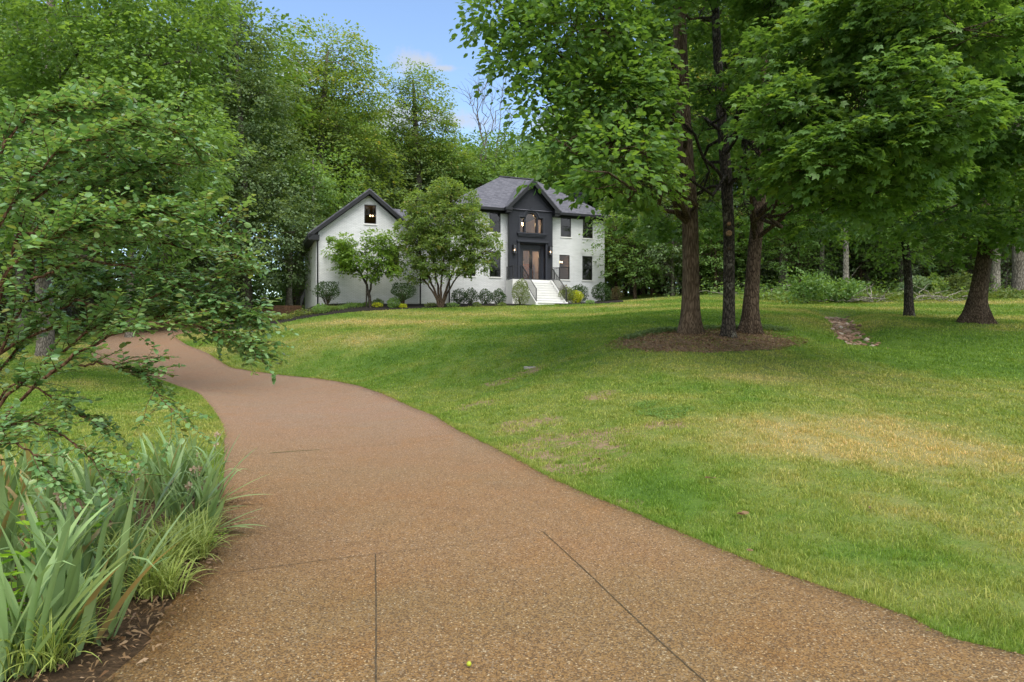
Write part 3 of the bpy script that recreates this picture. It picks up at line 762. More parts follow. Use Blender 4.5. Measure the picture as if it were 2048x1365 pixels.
# ------------------------------------------------------------------ the house
house = thing('house', (H0[0], H0[1], HZ), 'two storey white painted brick house with charcoal gabled entrance bay and black trim', 'house', rz=HA)
def cells(mb, s0, s1, zb, top, openings, y, reveal=.16, extra=()):
    """wall face in the plane y with rectangular openings and their reveals; top = function of s"""
    xs = sorted({s0, s1, *extra, *[o[0] for o in openings], *[o[1] for o in openings]})
    for a, b in zip(xs[:-1], xs[1:]):
        zs = sorted({zb, *[o[2] for o in openings], *[o[3] for o in openings]})
        zs = [z for z in zs if z < min(top(a), top(b)) - 1e-4]
        for i, z in enumerate(zs):
            last = i == len(zs) - 1
            za, zb_ = (top(a), top(b)) if last else (zs[i+1], zs[i+1])
            zm = z + .01; xm = (a + b) / 2
            if any(o[0] < xm < o[1] and o[2] < zm < o[3] for o in openings): continue
            mb.add([(a, y, z), (b, y, z), (b, y, zb_), (a, y, za)], [(0, 1, 2, 3)])
    for a, b, c, d_ in openings:
        r = y + reveal
        mb.add([(a,y,c),(b,y,c),(b,y,d_),(a,y,d_),(a,r,c),(b,r,c),(b,r,d_),(a,r,d_)], [(0,4,5,1),(1,5,6,2),(2,6,7,3),(3,7,4,0)])
ZB = -1.4
W_up = [(-7.34,-6.52,4.85,6.40),(-5.47,-4.64,4.85,6.40),(.06,.90,4.85,6.40),(1.87,2.71,4.85,6.40)]
W_lo = [(-7.34,-6.52,1.72,3.52),(-5.47,-4.64,1.72,3.52),(-.05,.79,1.72,3.52),(1.83,2.67,1.72,3.52)]
W_wing = [(-15.98,-15.18,1.56,3.24),(-13.0,-12.2,1.56,3.24),(-14.42,-13.66,4.68,5.90)]
gtop = lambda s: 6.62 - .81 * abs(s + 14.15)
wall = MB()
def quadwall(a, b, z0, z1): wall.add([(a[0],a[1],z0),(b[0],b[1],z0),(b[0],b[1],z1),(a[0],a[1],z1)], [(0,1,2,3)])
cells(wall, -8.37, -4.1, ZB, lambda s: 6.45, [o for o in W_up + W_lo if o[1] < -4], 0)
cells(wall, -.78, 3.70, ZB, lambda s: 6.45, [o for o in W_up + W_lo if o[0] > -1], 0)
quadwall((-8.37, 0), (-8.37, 9.6), ZB, 6.45); quadwall((3.70, 0), (3.70, 9.6), ZB, 6.45); quadwall((-8.37, 9.6), (3.7, 9.6), ZB, 6.45)
cells(wall, -17.38, -10.91, ZB, gtop, W_wing, -1.4, extra=(-14.15,))
quadwall((-17.38, -1.4), (-17.38, 7), ZB, 3.98); quadwall((-10.91, -1.4), (-10.91, 7), ZB, 3.98)
wall.add([(-17.38,7,ZB),(-10.91,7,ZB),(-10.91,7,3.98),(-14.15,7,6.6),(-17.38,7,3.98)], [(0,1,2,3,4)])
cells(wall, -10.91, -8.37, ZB, lambda s: 4.2, [], .2); quadwall((-10.91, 6.6), (-8.37, 6.6), ZB, 4.2)
me = bpy.data.meshes.new('wall'); me.from_pydata(wall.v, [], wall.f)
link('wall', me, M['white_brick'], house)

bay = MB()
btop = lambda s: 8.42 - 1.02 * abs(s + 2.44)
cells(bay, -4.1, -.78, ZB, btop, [(-3.42, -1.30, 1.5, 4.15), (-3.30, -1.58, 4.92, 6.40)], -.4, .35, extra=(-2.44,))
for a in (-4.1, -.78): bay.add([(a,-.4,ZB),(a,.6,ZB),(a,.6,6.72),(a,-.4,6.72)], [(0,1,2,3)])
bm_ = bay.build('entrance_bay', M['dark_brick'], house)
bm_['label'] = 'charcoal painted brick bay with a gable'
# recess round the doors
rc = MB()
rc.box(-3.42, -3.02, -.05, .25, 1.5, 4.15).box(-1.70+.12, -1.30, -.05, .25, 1.5, 4.15).box(-3.02, -1.58, -.05, .25, 3.80, 4.15)
rc.box(-3.50, -3.36, -.48, -.401, 1.5, 4.22).box(-1.36, -1.22, -.48, -.401, 1.5, 4.22).box(-3.58, -1.14, -.56, -.401, 4.22, 4.36)
rc.box(-3.25, -3.10, -.12, -.05, 1.5, 4.05).box(-1.50, -1.35, -.12, -.05, 1.5, 4.05)
rc.build('door_surround', M['charcoal'], house, .012)
for k, (a, b) in enumerate([(-3.02, -2.30), (-2.30, -1.58)]):
    d_ = MB(); y0, y1 = .02, .09
    d_.box(a+.01, a+.11, y0, y1, 1.52, 3.80).box(b-.11, b-.01, y0, y1, 1.52, 3.80).box(a+.11, b-.11, y0, y1, 3.68, 3.80).box(a+.11, b-.11, y0, y1, 1.52, 1.68)
    do = d_.build('door', M['frame'], house)
    MB().box(a+.11, b-.11, .05, .058, 1.68, 3.68).build('pane', M['clear'], do)
    hx = -2.36 if k == 0 else -2.24
    MB().box(hx-.012, hx+.012, -.04, .0, 2.35, 2.85).box(hx-.01, hx+.01, -.01, .02, 2.40, 2.43).box(hx-.01, hx+.01, -.01, .02, 2.77, 2.80).build('handle', M['frame'], do)
# arched window group
cx_, sp_, rr_ = -2.44, 5.93, .42
arc = [(cx_ + rr_ * math.cos(t), sp_ + rr_ * math.sin(t)) for t in np.linspace(math.pi, math.pi / 2, 10)]
fl = MB(); fl.prism([(-3.31, 6.42), (-3.31, 5.98), (cx_ - rr_, 5.98)] + arc[1:] + [(cx_, 6.42)], -.398, -.10)
arc2 = [(2 * cx_ - a, b) for a, b in arc]
fl.prism([(-1.57, 6.42), (-1.57, 5.98), (cx_ + rr_, 5.98)] + arc2[1:] + [(cx_, 6.42)], -.398, -.10)
for sg in (-1, 1):
    a, b = sorted((cx_ + sg * .42, cx_ + sg * .54)); fl.box(a, b, -.36, -.10, 4.93, 5.98)
fl.build('arch_infill', M['dark_brick'], house)
wf = MB()
def frame_box(mb, a, b, c, d, w, y0, y1):
    mb.box(a, a+w, y0, y1, c, d).box(b-w, b, y0, y1, c, d).box(a+w, b-w, y0, y1, d-w, d).box(a+w, b-w, y0, y1, c, c+w)
frame_box(wf, -3.30, -2.98, 4.92, 5.98, .045, -.24, -.17); frame_box(wf, -1.90, -1.58, 4.92, 5.98, .045, -.24, -.17)
wf.box(-2.86, -2.81, -.24, -.17, 4.92, 5.93).box(-2.07, -2.02, -.24, -.17, 4.92, 5.93).box(-2.81, -2.07, -.24, -.17, 4.92, 4.97)
pa = [(cx_ + .42 * math.cos(t), sp_ + .42 * math.sin(t)) for t in np.linspace(0, math.pi, 19)]; pb = [(cx_ + .37 * math.cos(t), sp_ + .37 * math.sin(t)) for t in np.linspace(0, math.pi, 19)]
for i in range(18): wf.prism([pa[i], pa[i+1], pb[i+1], pb[i]], -.24, -.17)
aw = wf.build('arched_window', M['frame'], house)
MB().box(-3.27, -2.99, -.20, -.195, 4.95, 5.95).box(-1.89, -1.61, -.20, -.195, 4.95, 5.95).prism([(-2.82, 4.95)] + [(-2.06, 4.95)] + pb, -.20, -.195).build('pane', M['clear'], aw)
md = MB()   # raised moulding round the arched window, sill below
mo = [(cx_ + .66 * math.cos(t), sp_ + .02 + .66 * math.sin(t)) for t in np.linspace(.12, math.pi - .12, 17)]; mi = [(cx_ + .55 * math.cos(t), sp_ + .02 + .55 * math.sin(t)) for t in np.linspace(.12, math.pi - .12, 17)]
for i in range(16): md.prism([mo[i], mo[i+1], mi[i+1], mi[i]], -.46, -.395)
md.box(-3.46, -3.34, -.45, -.395, 4.9, 6.10).box(-1.54, -1.42, -.45, -.395, 4.9, 6.10).box(-3.34, cx_-.56, -.45, -.395, 6.0, 6.10).box(cx_+.56, -1.54, -.45, -.395, 6.0, 6.10)
md.box(-2.52, -2.36, -.49, -.395, 6.46, 6.66)
md.box(-3.58, -1.30, -.55, -.395, 4.80, 4.90).box(-3.50, -1.38, -.50, -.395, 4.70, 4.80).box(-3.46, -1.42, -.46, -.395, 4.62, 4.70)
md.build('window_moulding', M['charcoal'], house, .01)

def window(a, b, c, d, y, blind='blind', sill=True, drop=1.0):
    f = MB(); y0, y1 = y + .03, y + .10
    frame_box(f, a, b, c, d, .055, y0, y1); zm = (c + d) / 2
    f.box(a+.055, b-.055, y0, y1, zm-.025, zm+.025)
    wn = f.build('window', M['frame'], house)
    MB().box(a+.055, b-.055, y+.062, y+.068, c+.055, d-.055).build('pane', M['glass'], wn)
    if blind:
        bl = MB(); z = d - .05; lo = c + .05 + (d - c) * (1 - drop)
        while z > lo: bl.add([(a+.02, y+.12, z), (b-.02, y+.12, z), (b-.02, y+.142, z-.042), (a+.02, y+.142, z-.042)], [(0,1,2,3)]); z -= .045
        bl.add([(a-.02, y+.19, c-.02), (b+.02, y+.19, c-.02), (b+.02, y+.19, d+.02), (a-.02, y+.19, d+.02)], [(0,1,2,3)])
        bl.build('blind', M[blind], wn)
    if sill:
        MB().box(a-.05, b+.05, y-.05, y+.03, c-.09, c+.004).build('sill', M['sill'], wn, .008)
for k, o in enumerate(W_up): window(*o, 0)
for k, o in enumerate(W_lo): window(*o, 0, blind=None if k == 2 else 'blind')
window(*W_wing[0], -1.4); window(*W_wing[1], -1.4, 'pale_blind', drop=.55); window(*W_wing[2], -1.4, None)
# rooms behind the clear panes
def room(a, b, y0, y1, c, d, cut=None):
    MB().add([(a,y0,c),(b,y0,c),(b,y0,d),(a,y0,d),(a,y1,c),(b,y1,c),(b,y1,d),(a,y1,d)], [(0,1,5,4),(1,2,6,5),(3,7,6,2),(0,4,7,3),(4,5,6,7)]).build('interior', M['interior'], house)
room(-4.0, -.9, .30, 4.2, 1.5, 4.3); room(-4.0, -.9, -.09, 4.2, 4.5, 6.62); room(-.6, 1.3, .2, 3.4, 1.5, 4.2); room(-15.0, -13.2, -1.2, 1.6, 4.3, 5.93)
MB().box(-3.95, -2.5, 2.8, 4.15, 1.52, 3.2).build('inner_partition', M['wood'], house); MB().box(-2.3, -1.0, 2.6, 4.1, 1.52, 3.05).build('inner_partition', M['wood'], house)
def chandelier(s, y, z, r, n, m_='bulb'):
    c = MB(); c.tube([(s, y, z + .75), (s, y, z)], [.012, .012], 6)
    for k in range(n):
        t = 2 * math.pi * k / n; c.tube([(s, y, z - .02), (s + r * .6 * math.cos(t), y + r * .6 * math.sin(t), z - .10), (s + r * math.cos(t), y + r * math.sin(t), z)], [.008] * 3, 5)
    o = c.build('chandelier', M['frame'], house)
    for k in range(n):
        t = 2 * math.pi * k / n; q = (s + r * math.cos(t), y + r * math.sin(t))
        MB().tube([(*q, z), (*q, z + .04), (*q, z + .09), (*q, z + .12)], [.018, .034, .026, .004], 6).build('bulb', M[m_], o)
chandelier(-2.65, 1.1, 5.72, .34, 8); chandelier(.40, 1.1, 3.05, .28, 8, 'dim_bulb'); chandelier(-2.5, 2.0, 3.55, .22, 6); chandelier(-13.85, -.6, 5.30, .10, 3, 'dim_bulb')  # last one is added to imitate small lights reflecting in the gable window

# roofs
def roofmesh(name, v, f, mat_, parent): return MB().add(v, f).build(name, mat_, parent)
e0, e1, y0, y1, ze, zr = -8.87, 4.20, -.50, 10.1, 6.50, 10.05
hip = [(e0,y0,ze),(e1,y0,ze),(e1,y1,ze),(e0,y1,ze),(-2.9,4.8,zr),(0.0,4.8,zr)]
roof = roofmesh('roof', hip, [(0,1,5,4),(1,2,5),(2,3,4,5),(3,0,4),(3,2,1,0)], M['shingle'], house)
MB().bar((-2.95, 4.8, zr+.03), (.05, 4.8, zr+.03), .28, .06).build('ridge_cap', M['shingle'], roof)
MB().box(4.0, 4.9, 5.2, 6.3, -1, 9.35).box(3.94, 4.96, 5.14, 6.36, 9.35, 9.5).build('chimney', M['charcoal'], roof)
fa = MB()
fa.box(e0-.02, -4.52, y0-.10, y0-.002, 6.34, 6.52).box(-.34, e1+.02, y0-.10, y0-.002, 6.34, 6.52)
fa.box(e0-.10, e0-.002, y0-.1, y1, 6.34, 6.52).box(e1+.002, e1+.10, y0-.1, y1, 6.34, 6.52)
fa.box(e0, -4.11, y0, .3, 6.40, 6.497).box(-.77, e1, y0, .3, 6.40, 6.497).box(-8.40, -4.11, -.06, -.003, 6.22, 6.40).box(-.77, 3.73, -.06, -.003, 6.22, 6.40)
fa.box(e0, -8.38, .3, y1, 6.40, 6.497).box(3.71, e1, .3, y1, 6.40, 6.497)
fa.build('eave', M['trim'], house)
def chevron(apex, za, half, slope, t, y0, y1):
    """two pitched slabs meeting at the apex; t = vertical thickness below the line"""
    m = MB()
    for sg in (-1, 1):
        m.prism([(apex, za), (apex + sg * half, za - slope * half), (apex + sg * half, za - slope * half - t), (apex, za - t)], y0, y1)
    return m
chevron(-2.44, 8.72, 2.10, 1.02, .10, -.86, 3.0).build('bay_roof', M['shingle'], house)
chevron(-2.44, 8.615, 2.06, 1.02, .30, -.84, -.76).build('rake_board', M['trim'], house)
chevron(-2.44, 8.50, 1.90, 1.02, .26, -.55, -.402).build('gable_frieze', M['trim'], house)
chevron(-2.44, 8.60, 2.04, 1.02, .05, -.758, -.403).build('gable_soffit', M['trim'], house)
for sg in (-1, 1):
    er = MB(); a, b = sorted((-2.44 + sg * 1.62, -2.44 + sg * 2.14))
    er.box(a, b, -.90, -.405, 6.36, 6.56); a, b = sorted((-2.44 + sg * 1.66, -2.44 + sg * 2.04)); er.box(a, b, -.82, -.405, 6.20, 6.36)
    er.build('eave_return', M['trim'], house)
chevron(-14.15, 6.86, 3.72, .81, .10, -1.86, 7.3).build('wing_roof', M['shingle'], house)
chevron(-14.15, 6.757, 3.70, .81, .24, -1.84, -1.74).build('rake_board', M['trim'], house)
chevron(-14.15, 6.75, 3.68, .81, .06, -1.738, -1.402).build('gable_soffit', M['trim'], house)
chevron(-14.15, 6.64, 3.60, .81, .16, -1.50, -1.404).build('gable_frieze', M['trim'], house)
MB().box(-17.88, -17.22, -1.84, -1.403, 3.42, 3.74).box(-17.90, -17.40, -1.40, 7.2, 3.50, 3.72).build('eave_return', M['trim'], house)
MB().box(-10.88, -10.45, -1.40, 7.2, 3.50, 3.72).box(-11.06, -10.42, -1.84, -1.403, 3.42, 3.74).build('eave_return', M['trim'], house)
roofmesh('link_roof', [(-12.4,-.25,4.10),(-8.3,-.25,4.10),(-8.3,3.3,6.66),(-12.4,3.3,6.66),(-12.4,6.9,4.1),(-8.3,6.9,4.1)], [(0,1,2,3),(3,2,5,4),(0,4,5,1),(1,5,2),(0,3,4)], M['shingle'], house)
MB().box(-10.9, -8.38, -.35, -.255, 3.96, 4.14).build('gutter', M['trim'], house)
for s, y in ((-10.80, -1.46), (-8.42, -.06), (-4.18, -.44), (-17.30, -1.46)):
    MB().box(s-.045, s+.045, y-.03, y+.03, -.75, 3.95 if s < -9 else 6.3).build('downspout', M['trim'], house)

# steps, landing, cheeks
st = MB(); zt = 1.45; n_r = 10; rz_ = .19; ru = .275
st.box(-4.42, -.80, -1.75, -.402, -1.0, zt)
for k in range(1, n_r):
    st.box(-3.62, -1.62, -1.75 - ru * k, -1.75 - ru * (k - 1), -1.0, zt - rz_ * k)
    st.box(-3.64, -1.60, -1.75 - ru * k - .045, -1.75 - ru * k + .01, zt - rz_ * k - .04, zt - rz_ * k + .003)
st.build('steps', M['step'], house)
ck = MB()
def yprism(mb, a, b, pts):
    n = len(pts); mb.add([(a, y, z) for y, z in pts] + [(b, y, z) for y, z in pts], [tuple(range(n)), tuple(range(2*n-1, n-1, -1))] + [(i, i+n, (i+1) % n + n, (i+1) % n) for i in range(n)])
ye = -1.75 - ru * 9
for a, b in ((-3.80, -3.645), (-1.595, -1.46)):
    yprism(ck, a, b, [(-1.752, zt + .03), (ye - .1, -.28), (ye - .1, -1.0), (-1.752, -1.0)])
ck.build('cheek_wall', M['step'], house)
def railing(pts, label=None):
    m = MB()
    for (a, b) in zip(pts[:-1], pts[1:]):
        A_, B_ = Vector(a), Vector(b); up = Vector((0, 0, .92)); lo = Vector((0, 0, .12))
        m.bar(A_ + up, B_ + up, .045, .03); m.bar(A_ + lo, B_ + lo, .03, .02)
        L_ = (B_ - A_).length; n = max(2, int(L_ / .11))
        for k in range(1, n): q = A_.lerp(B_, k / n); m.bar(q + lo, q + up, .014)
    for a in pts: m.bar(Vector(a), Vector(a) + Vector((0, 0, .96)), .045)
    return m.build('railing', M['frame'], house)
railing([(-3.72, ye, -.30), (-3.72, -1.80, zt + .02)]); railing([(-1.53, ye, -.30), (-1.53, -1.80, zt + .02)])
railing([(-4.36, -.5, zt), (-4.36, -1.69, zt), (-3.80, -1.69, zt)]); railing([(-.86, -.5, zt), (-.86, -1.69, zt), (-1.44, -1.69, zt)])
for s in (-3.80, -1.02):
    b = MB(); z0, z1, y_ = 3.42, 3.96, -.56
    for dx in (-.10, .10):
        for dy in (-.10, .08): b.box(s+dx-.012, s+dx+.012, y_+dy-.012, y_+dy+.012, z0, z1)
    b.box(s-.13, s+.13, y_-.13, y_+.10, z1, z1+.05).box(s-.115, s+.115, y_-.115, y_+.095, z0-.03, z0).box(s-.06, s+.06, y_+.10, -.402, z0+.1, z1-.05)
    lp = b.build('lantern', M['frame'], house)
    MB().box(s-.092, s+.092, y_-.104, y_-.100, z0, z1).box(s-.104, s-.100, y_-.09, y_+.07, z0, z1).box(s+.100, s+.104, y_-.09, y_+.07, z0, z1).build('pane', M['clear'], lp)
    MB().tube([(s, y_, z0), (s, y_, z0+.15)], [.016, .016], 6).build('candle', M['sill'], lp)
    MB().tube([(s, y_, z0+.151), (s, y_, z0+.19), (s, y_, z0+.25)], [.014, .02, .003], 6).build('bulb', M['dim_bulb'], lp)
# small hose bib and meter on the wing wall
MB().box(-11.45, -11.30, -1.47, -1.402, .75, 1.0).build('utility_box', M['sill'], house)
# ------------------------------------------------------------------ foliage
def norm(v): return v / (np.linalg.norm(v, axis=-1, keepdims=True) + 1e-9)
KITE = (np.array([(0,0,0),(.34,.42,.03),(0,1,-.14),(-.34,.42,.03)]), np.array([[0,1,2,3]]))
OVAL = (np.array([(0,0,0),(.30,.26,.05),(.27,.70,.03),(0,1,-.08),(-.27,.70,.03),(-.30,.26,.05)]), np.array([[0,1,2,3],[0,3,4,5]]))
LANCE = (np.array([(0,0,0),(.17,.35,.05),(0,1,-.18),(-.17,.35,.05)]), np.array([[0,1,2,3]]))
def _maple():
    v = []; f = []
    for k, (ang, ln, w) in enumerate([(0, 1.0, .27), (-.85, .85, .24), (.85, .85, .24), (-1.75, .5, .17), (1.75, .5, .17)]):
        c, s = math.cos(ang), math.sin(ang); b = len(v)
        for x, y, z in [(0, 0, 0), (w, ln * .48, .02), (0, ln, -.16 * ln), (-w, ln * .48, .02)]:
            v.append((x * c + y * s, -x * s + y * c + .12, z + .006 * k))
        f.append([b, b+1, b+2, b+3])
    return np.array(v), np.array(f)
MAPLE = _maple()
def leaves(Cn, D, N, size, tpl):
    """leaf blades at Cn pointing along D, facing N"""
    T, Fc = tpl; D = norm(D); N = norm(N - (N * D).sum(-1, keepdims=True) * D); S = np.cross(D, N)
    s = np.asarray(size)[:, None, None]
    V = Cn[:, None] + s * (T[None, :, 0:1] * S[:, None] + T[None, :, 1:2] * D[:, None] + T[None, :, 2:3] * N[:, None])
    k = len(T); n = len(Cn)
    Q = (Fc[None] + (np.arange(n) * k)[:, None, None]).reshape(-1, Fc.shape[1])
    return V.reshape(-1, 3), Q, k
def leaf_object(name, parts, mat_, parent, rnd_=None):
    V = np.concatenate([p[0] for p in parts]); off = 0; Q = []
    R = []
    for p in parts:
        Q.append(p[1] + off); off += len(p[0]); R.append(p[3] if len(p) > 3 else np.repeat(rng.random(len(p[0]) // p[2]), p[2]))
    me = np_mesh(name, V, np.concatenate(Q), 4, False, {'rnd': np.concatenate(R)})
    return link(name, me, mat_, parent)
def spray_leaves(c, out, L, per, size, tpl, r, droop=.25, flat=.10, tilt=.4):
    """flat fan-shaped sprays of leaves, the way a branch tip carries them"""
    n = len(c); out = norm(out)
    side = norm(np.cross(out, np.array([0, 0, 1.0])))
    t = r.random((n, per, 1)) ** .8; w = r.uniform(-1, 1, (n, per, 1)) * (.62 - .25 * t)
    Ls = (L * r.uniform(.7, 1.3, (n, 1, 1)))
    p = c[:, None] + out[:, None] * Ls * t + side[:, None] * Ls * w
    p[..., 2] += (-droop * (t[..., 0] ** 2) * Ls[..., 0]) + r.normal(0, flat, (n, per)) * Ls[..., 0]
    d = out[:, None] + side[:, None] * w * 1.6 + r.normal(0, .35, (n, per, 3)); d[..., 2] -= .35
    nn = np.zeros_like(d); nn[..., 2] = 1; nn += r.normal(0, tilt, nn.shape) + out[:, None] * .25
    sz = (size * r.uniform(.65, 1.2, (n, per))).ravel()
    tone = np.clip(np.repeat(r.random((n, 1)), per, 1) * .55 + r.random((n, per)) * .5, 0, 1).ravel()
    V, Q, k = leaves(p.reshape(-1, 3), d.reshape(-1, 3), nn.reshape(-1, 3), sz, tpl)
    return V, Q, k, np.repeat(tone, k)
def gap3(p, s, seed):
    r = np.random.default_rng(seed); o = 0
    for k in range(6):
        d = r.normal(0, 1, 3); d /= np.linalg.norm(d); f = s * r.uniform(.6, 1.8)
        o = o + np.sin(f * (p @ d) + r.uniform(0, 6.3))
    return o / 3
def crown_points(ells, n, seed, gaps=.55, gs=2.2, shell=.5):
    r = np.random.default_rng(seed); vol = np.array([e[3] * e[4] * e[5] for e in ells]) ** .72; pr = vol / vol.sum()
    P_, O_, I_ = [], [], []
    for i, e in enumerate(ells):
        m = max(3, int(n * pr[i])); u = norm(r.normal(0, 1, (m, 3)))
        rad = (shell + (1 - shell) * r.random((m, 1)) ** .6)
        q = u * rad * np.array(e[3:6])
        P_.append(q + np.array(e[:3])); o = u.copy(); o[:, 2] = o[:, 2] * .35 + .08; O_.append(o); I_.append(np.full(m, i))
    p = np.concatenate(P_); o = np.concatenate(O_); ii = np.concatenate(I_)
    keep = gap3(p, gs, seed + 1) > -gaps + r.normal(0, .25, len(p)) * .5 - .35
    return p[keep], o[keep], ii[keep]
def trunk_at(tr, z):
    zs = [q[2] for q in tr]; return np.array([np.interp(z, zs, [q[j] for q in tr]) for j in range(4)])
def tree(name, label, base, tr, ells, leaf, bark, group=None, cat='tree', n=400, per=20, size=.1, L=.7, tpl=KITE, seed=1, limbs=True, twigs=60,
         gaps=.55, gs=2.2, flare=.35, droop=.25, flat=.10, shell=.5, tilt=.4, twig_r=.012, zmin=None, extra=None, sides=12):
    """trunk path tr (x,y,z,r) and crown ellipsoids, all in world coordinates; origin at base"""
    base = np.array(base, float); r = np.random.default_rng(seed)
    tr = [np.array(q, float) for q in tr]; root = thing(name, tuple(base), label, cat, group)
    tb = Tubes()
    q = np.array(tr); zz = np.linspace(0, 1, 22) ** 1.4; L_ = np.linspace(0, 1, len(q))
    path = np.stack([np.interp(zz, L_, q[:, j]) for j in range(4)], -1)
    path[1:-1, :2] += np.cumsum(r.normal(0, .012, (20, 2)), 0) * q[0, 3]
    path[0, 2] -= .12
    tb.add(path[:, :3] - base, path[:, 3], sides, flare=flare, rough=.06, seed=seed)
    if ells:
        p, o, ii = crown_points(ells, n, seed, gaps, gs, shell)
        for i, e in enumerate(ells):
            c = np.array(e[:3]); ax = trunk_at(tr, c[2]); dist = np.hypot(c[0] - ax[0], c[1] - ax[1])
            zs = c[2] - dist * r.uniform(.25, .6); lo = zmin if zmin is not None else tr[0][2] + .18 * (tr[-1][2] - tr[0][2])
            zs = max(zs, lo + (r.uniform(0, 3.2) if zmin is not None else r.uniform(0, .6))); zs = min(zs, tr[-1][2]); s0 = trunk_at(tr, zs)
            lp = curve(s0[:3], c, .06 * dist, 8, .05 * max(dist, .3), r)
            if limbs and dist > .2:
                r0 = min(s0[3] * .34, .014 + .012 * dist); tb.add(lp - base, np.linspace(r0, max(twig_r * 1.3, r0 * .3), 8), 6)
            sel = np.nonzero(ii == i)[0]
            for k in r.permutation(sel)[:twigs]:
                a = lp[r.integers(3, 8)] if dist > .2 else trunk_at(tr, p[k][2] - .4)[:3]
                tw = curve(a, p[k] + norm(o[k]) * L * .6, .0, 5, .06 * np.linalg.norm(p[k] - a), r)
                tb.add(tw - base, np.linspace(twig_r, twig_r * .35, 5), 4)
        parts = [spray_leaves(p - base, o, L, per, size, tpl, r, droop, flat, tilt)]
        leaf_object('crown', parts, M[leaf], root)
    o = link('trunk', tb.mesh('trunk'), M[bark], root)
    return root
def E(px, py, d, rx, rz, ry=None):
    c = P(px, py, d); a = rx / F * d; b = rz / F * d
    return (c.x, c.y, c.z, a, ry or a, b)
def TP(pts):        # trunk path from (px, py, d, width px)
    return [(*P(px, py, d), w / F * d / 2) for px, py, d, w in pts]
def foot(px, py): p = ground_at(px, py); return (p.x, p.y, p.z)

# --- three trees on the mulch island
f1 = foot(1381, 668)
tree('shagbark_tree', 'thick tree with shaggy grey brown bark, leftmost of the three on the mulch island', f1,
     [(f1[0], f1[1], f1[2], .265)] + TP([(1381, 560, f1[1], 33), (1379, 430, f1[1], 31), (1369, 300, f1[1] + .1, 30), (1362, 150, f1[1] + .2, 28), (1357, 0, f1[1] + .2, 24), (1350, -220, f1[1] + .2, 20), (1340, -500, f1[1], 8)]),
     [E(1150,60,16,110,90), E(1060,110,16.5,60,80), E(1080,215,16,75,60), E(1010,20,17,60,50), E(1210,190,16,90,80), E(1130,290,15,60,36), E(1215,345,13.5,52,26), E(1240,300,15,80,55),
      E(1250,90,16.5,75,90), E(1230,-30,17,120,80), E(1130,-60,17,120,70), E(1400,-150,19,160,90), E(1300,-260,19,160,90), E(1450,40,23,90,80)],
     'leaf_maple', 'bark_shaggy', n=2100, per=17, size=.17, L=.62, tpl=OVAL, seed=11, twigs=22, gaps=.38, gs=1.9, flare=.75, droop=.6, flat=.14, tilt=.6, sides=22)
f2 = foot(1457, 675)
t2 = tree('maple_tree', 'dark barked maple with round pruning scars, middle one of the three on the mulch island', f2,
     [(f2[0], f2[1], f2[2], .18)] + TP([(1458, 590, f2[1], 23), (1459, 470, f2[1], 22), (1452, 340, f2[1], 22), (1441, 200, f2[1], 19), (1432, 60, f2[1], 16), (1425, -200, f2[1], 9), (1420, -380, f2[1], 4)]),
     [E(1275,365,15.5,55,34,1.0), E(1410,260,23.5,100,60,1.5), E(1575,335,15,60,28,1.0), E(1360,455,24,90,22,1.1), E(1490,425,24,80,30,1.1), E(1300,430,22,60,30,1.1), E(1265,205,16,70,50,1.1), E(1560,250,14,85,42,1.1), E(1470,130,22.5,110,60,1.5), E(1590,120,15,95,50,1.2),
      E(1390,20,23.5,120,70,1.6), E(1480,210,16.5,26,22,.5), E(1415,170,17,30,22,.6), E(1580,0,16,90,60,1.3), E(1480,-130,17,170,80)],
     'leaf_maple', 'bark_dark', n=1450, per=17, size=.13, L=.55, tpl=MAPLE, seed=12, twigs=22, gaps=.2, gs=2.1, flare=.6, sides=20, zmin=5.0)
sc = MB()
for py, rr in ((467, .085), (448, .055), (497, .05)):
    q = P(1458, py, f2[1] - .185); sc.tube([(q.x - f2[0], q.y - f2[1] + .05, q.z - f2[2]), (q.x - f2[0], q.y - f2[1] - .02, q.z - f2[2]), (q.x - f2[0], q.y - f2[1] - .035, q.z - f2[2])], [rr, rr, rr * .85], 14)
    sc.build('pruning_scar', M['scar'] if py != 497 else M['bark_brown'], t2); sc = MB()
f3 = foot(1500, 666)
tree('maple_tree', 'leaning maple with flared roots, rightmost of the three on the mulch island', f3,
     [(f3[0], f3[1], f3[2], .23)] + TP([(1500, 610, f3[1], 29), (1508, 500, f3[1] + .1, 26), (1519, 380, f3[1] + .3, 24), (1526, 250, f3[1] + .5, 20), (1530, 80, f3[1] + .6, 16), (1535, -200, f3[1] + .6, 8), (1540, -330, f3[1], 4)]),
     [E(1640,330,13.5,90,36,1.0), E(1720,280,13,100,40,1.1), E(1800,300,13,95,36,1.0), E(1640,210,13.5,100,45,1.1), E(1760,180,13,110,45,1.1), E(1700,390,15,100,32,1.1), E(1620,440,24,80,26,1.1), E(1860,240,12.5,90,40,1),
      E(1880,110,13,110,50,1.2), E(1700,70,14,110,55,1.2), E(1830,20,13,130,50,1.2), E(1650,-60,16,150,70), E(1790,370,15,80,34,1.0), E(1920,60,12.5,90,45,1.0)],
     'leaf_maple', 'bark_brown', n=1850, per=17, size=.13, L=.5, tpl=MAPLE, seed=13, twigs=22, gaps=.2, gs=2.1, flare=1.0, sides=22, zmin=4.6)
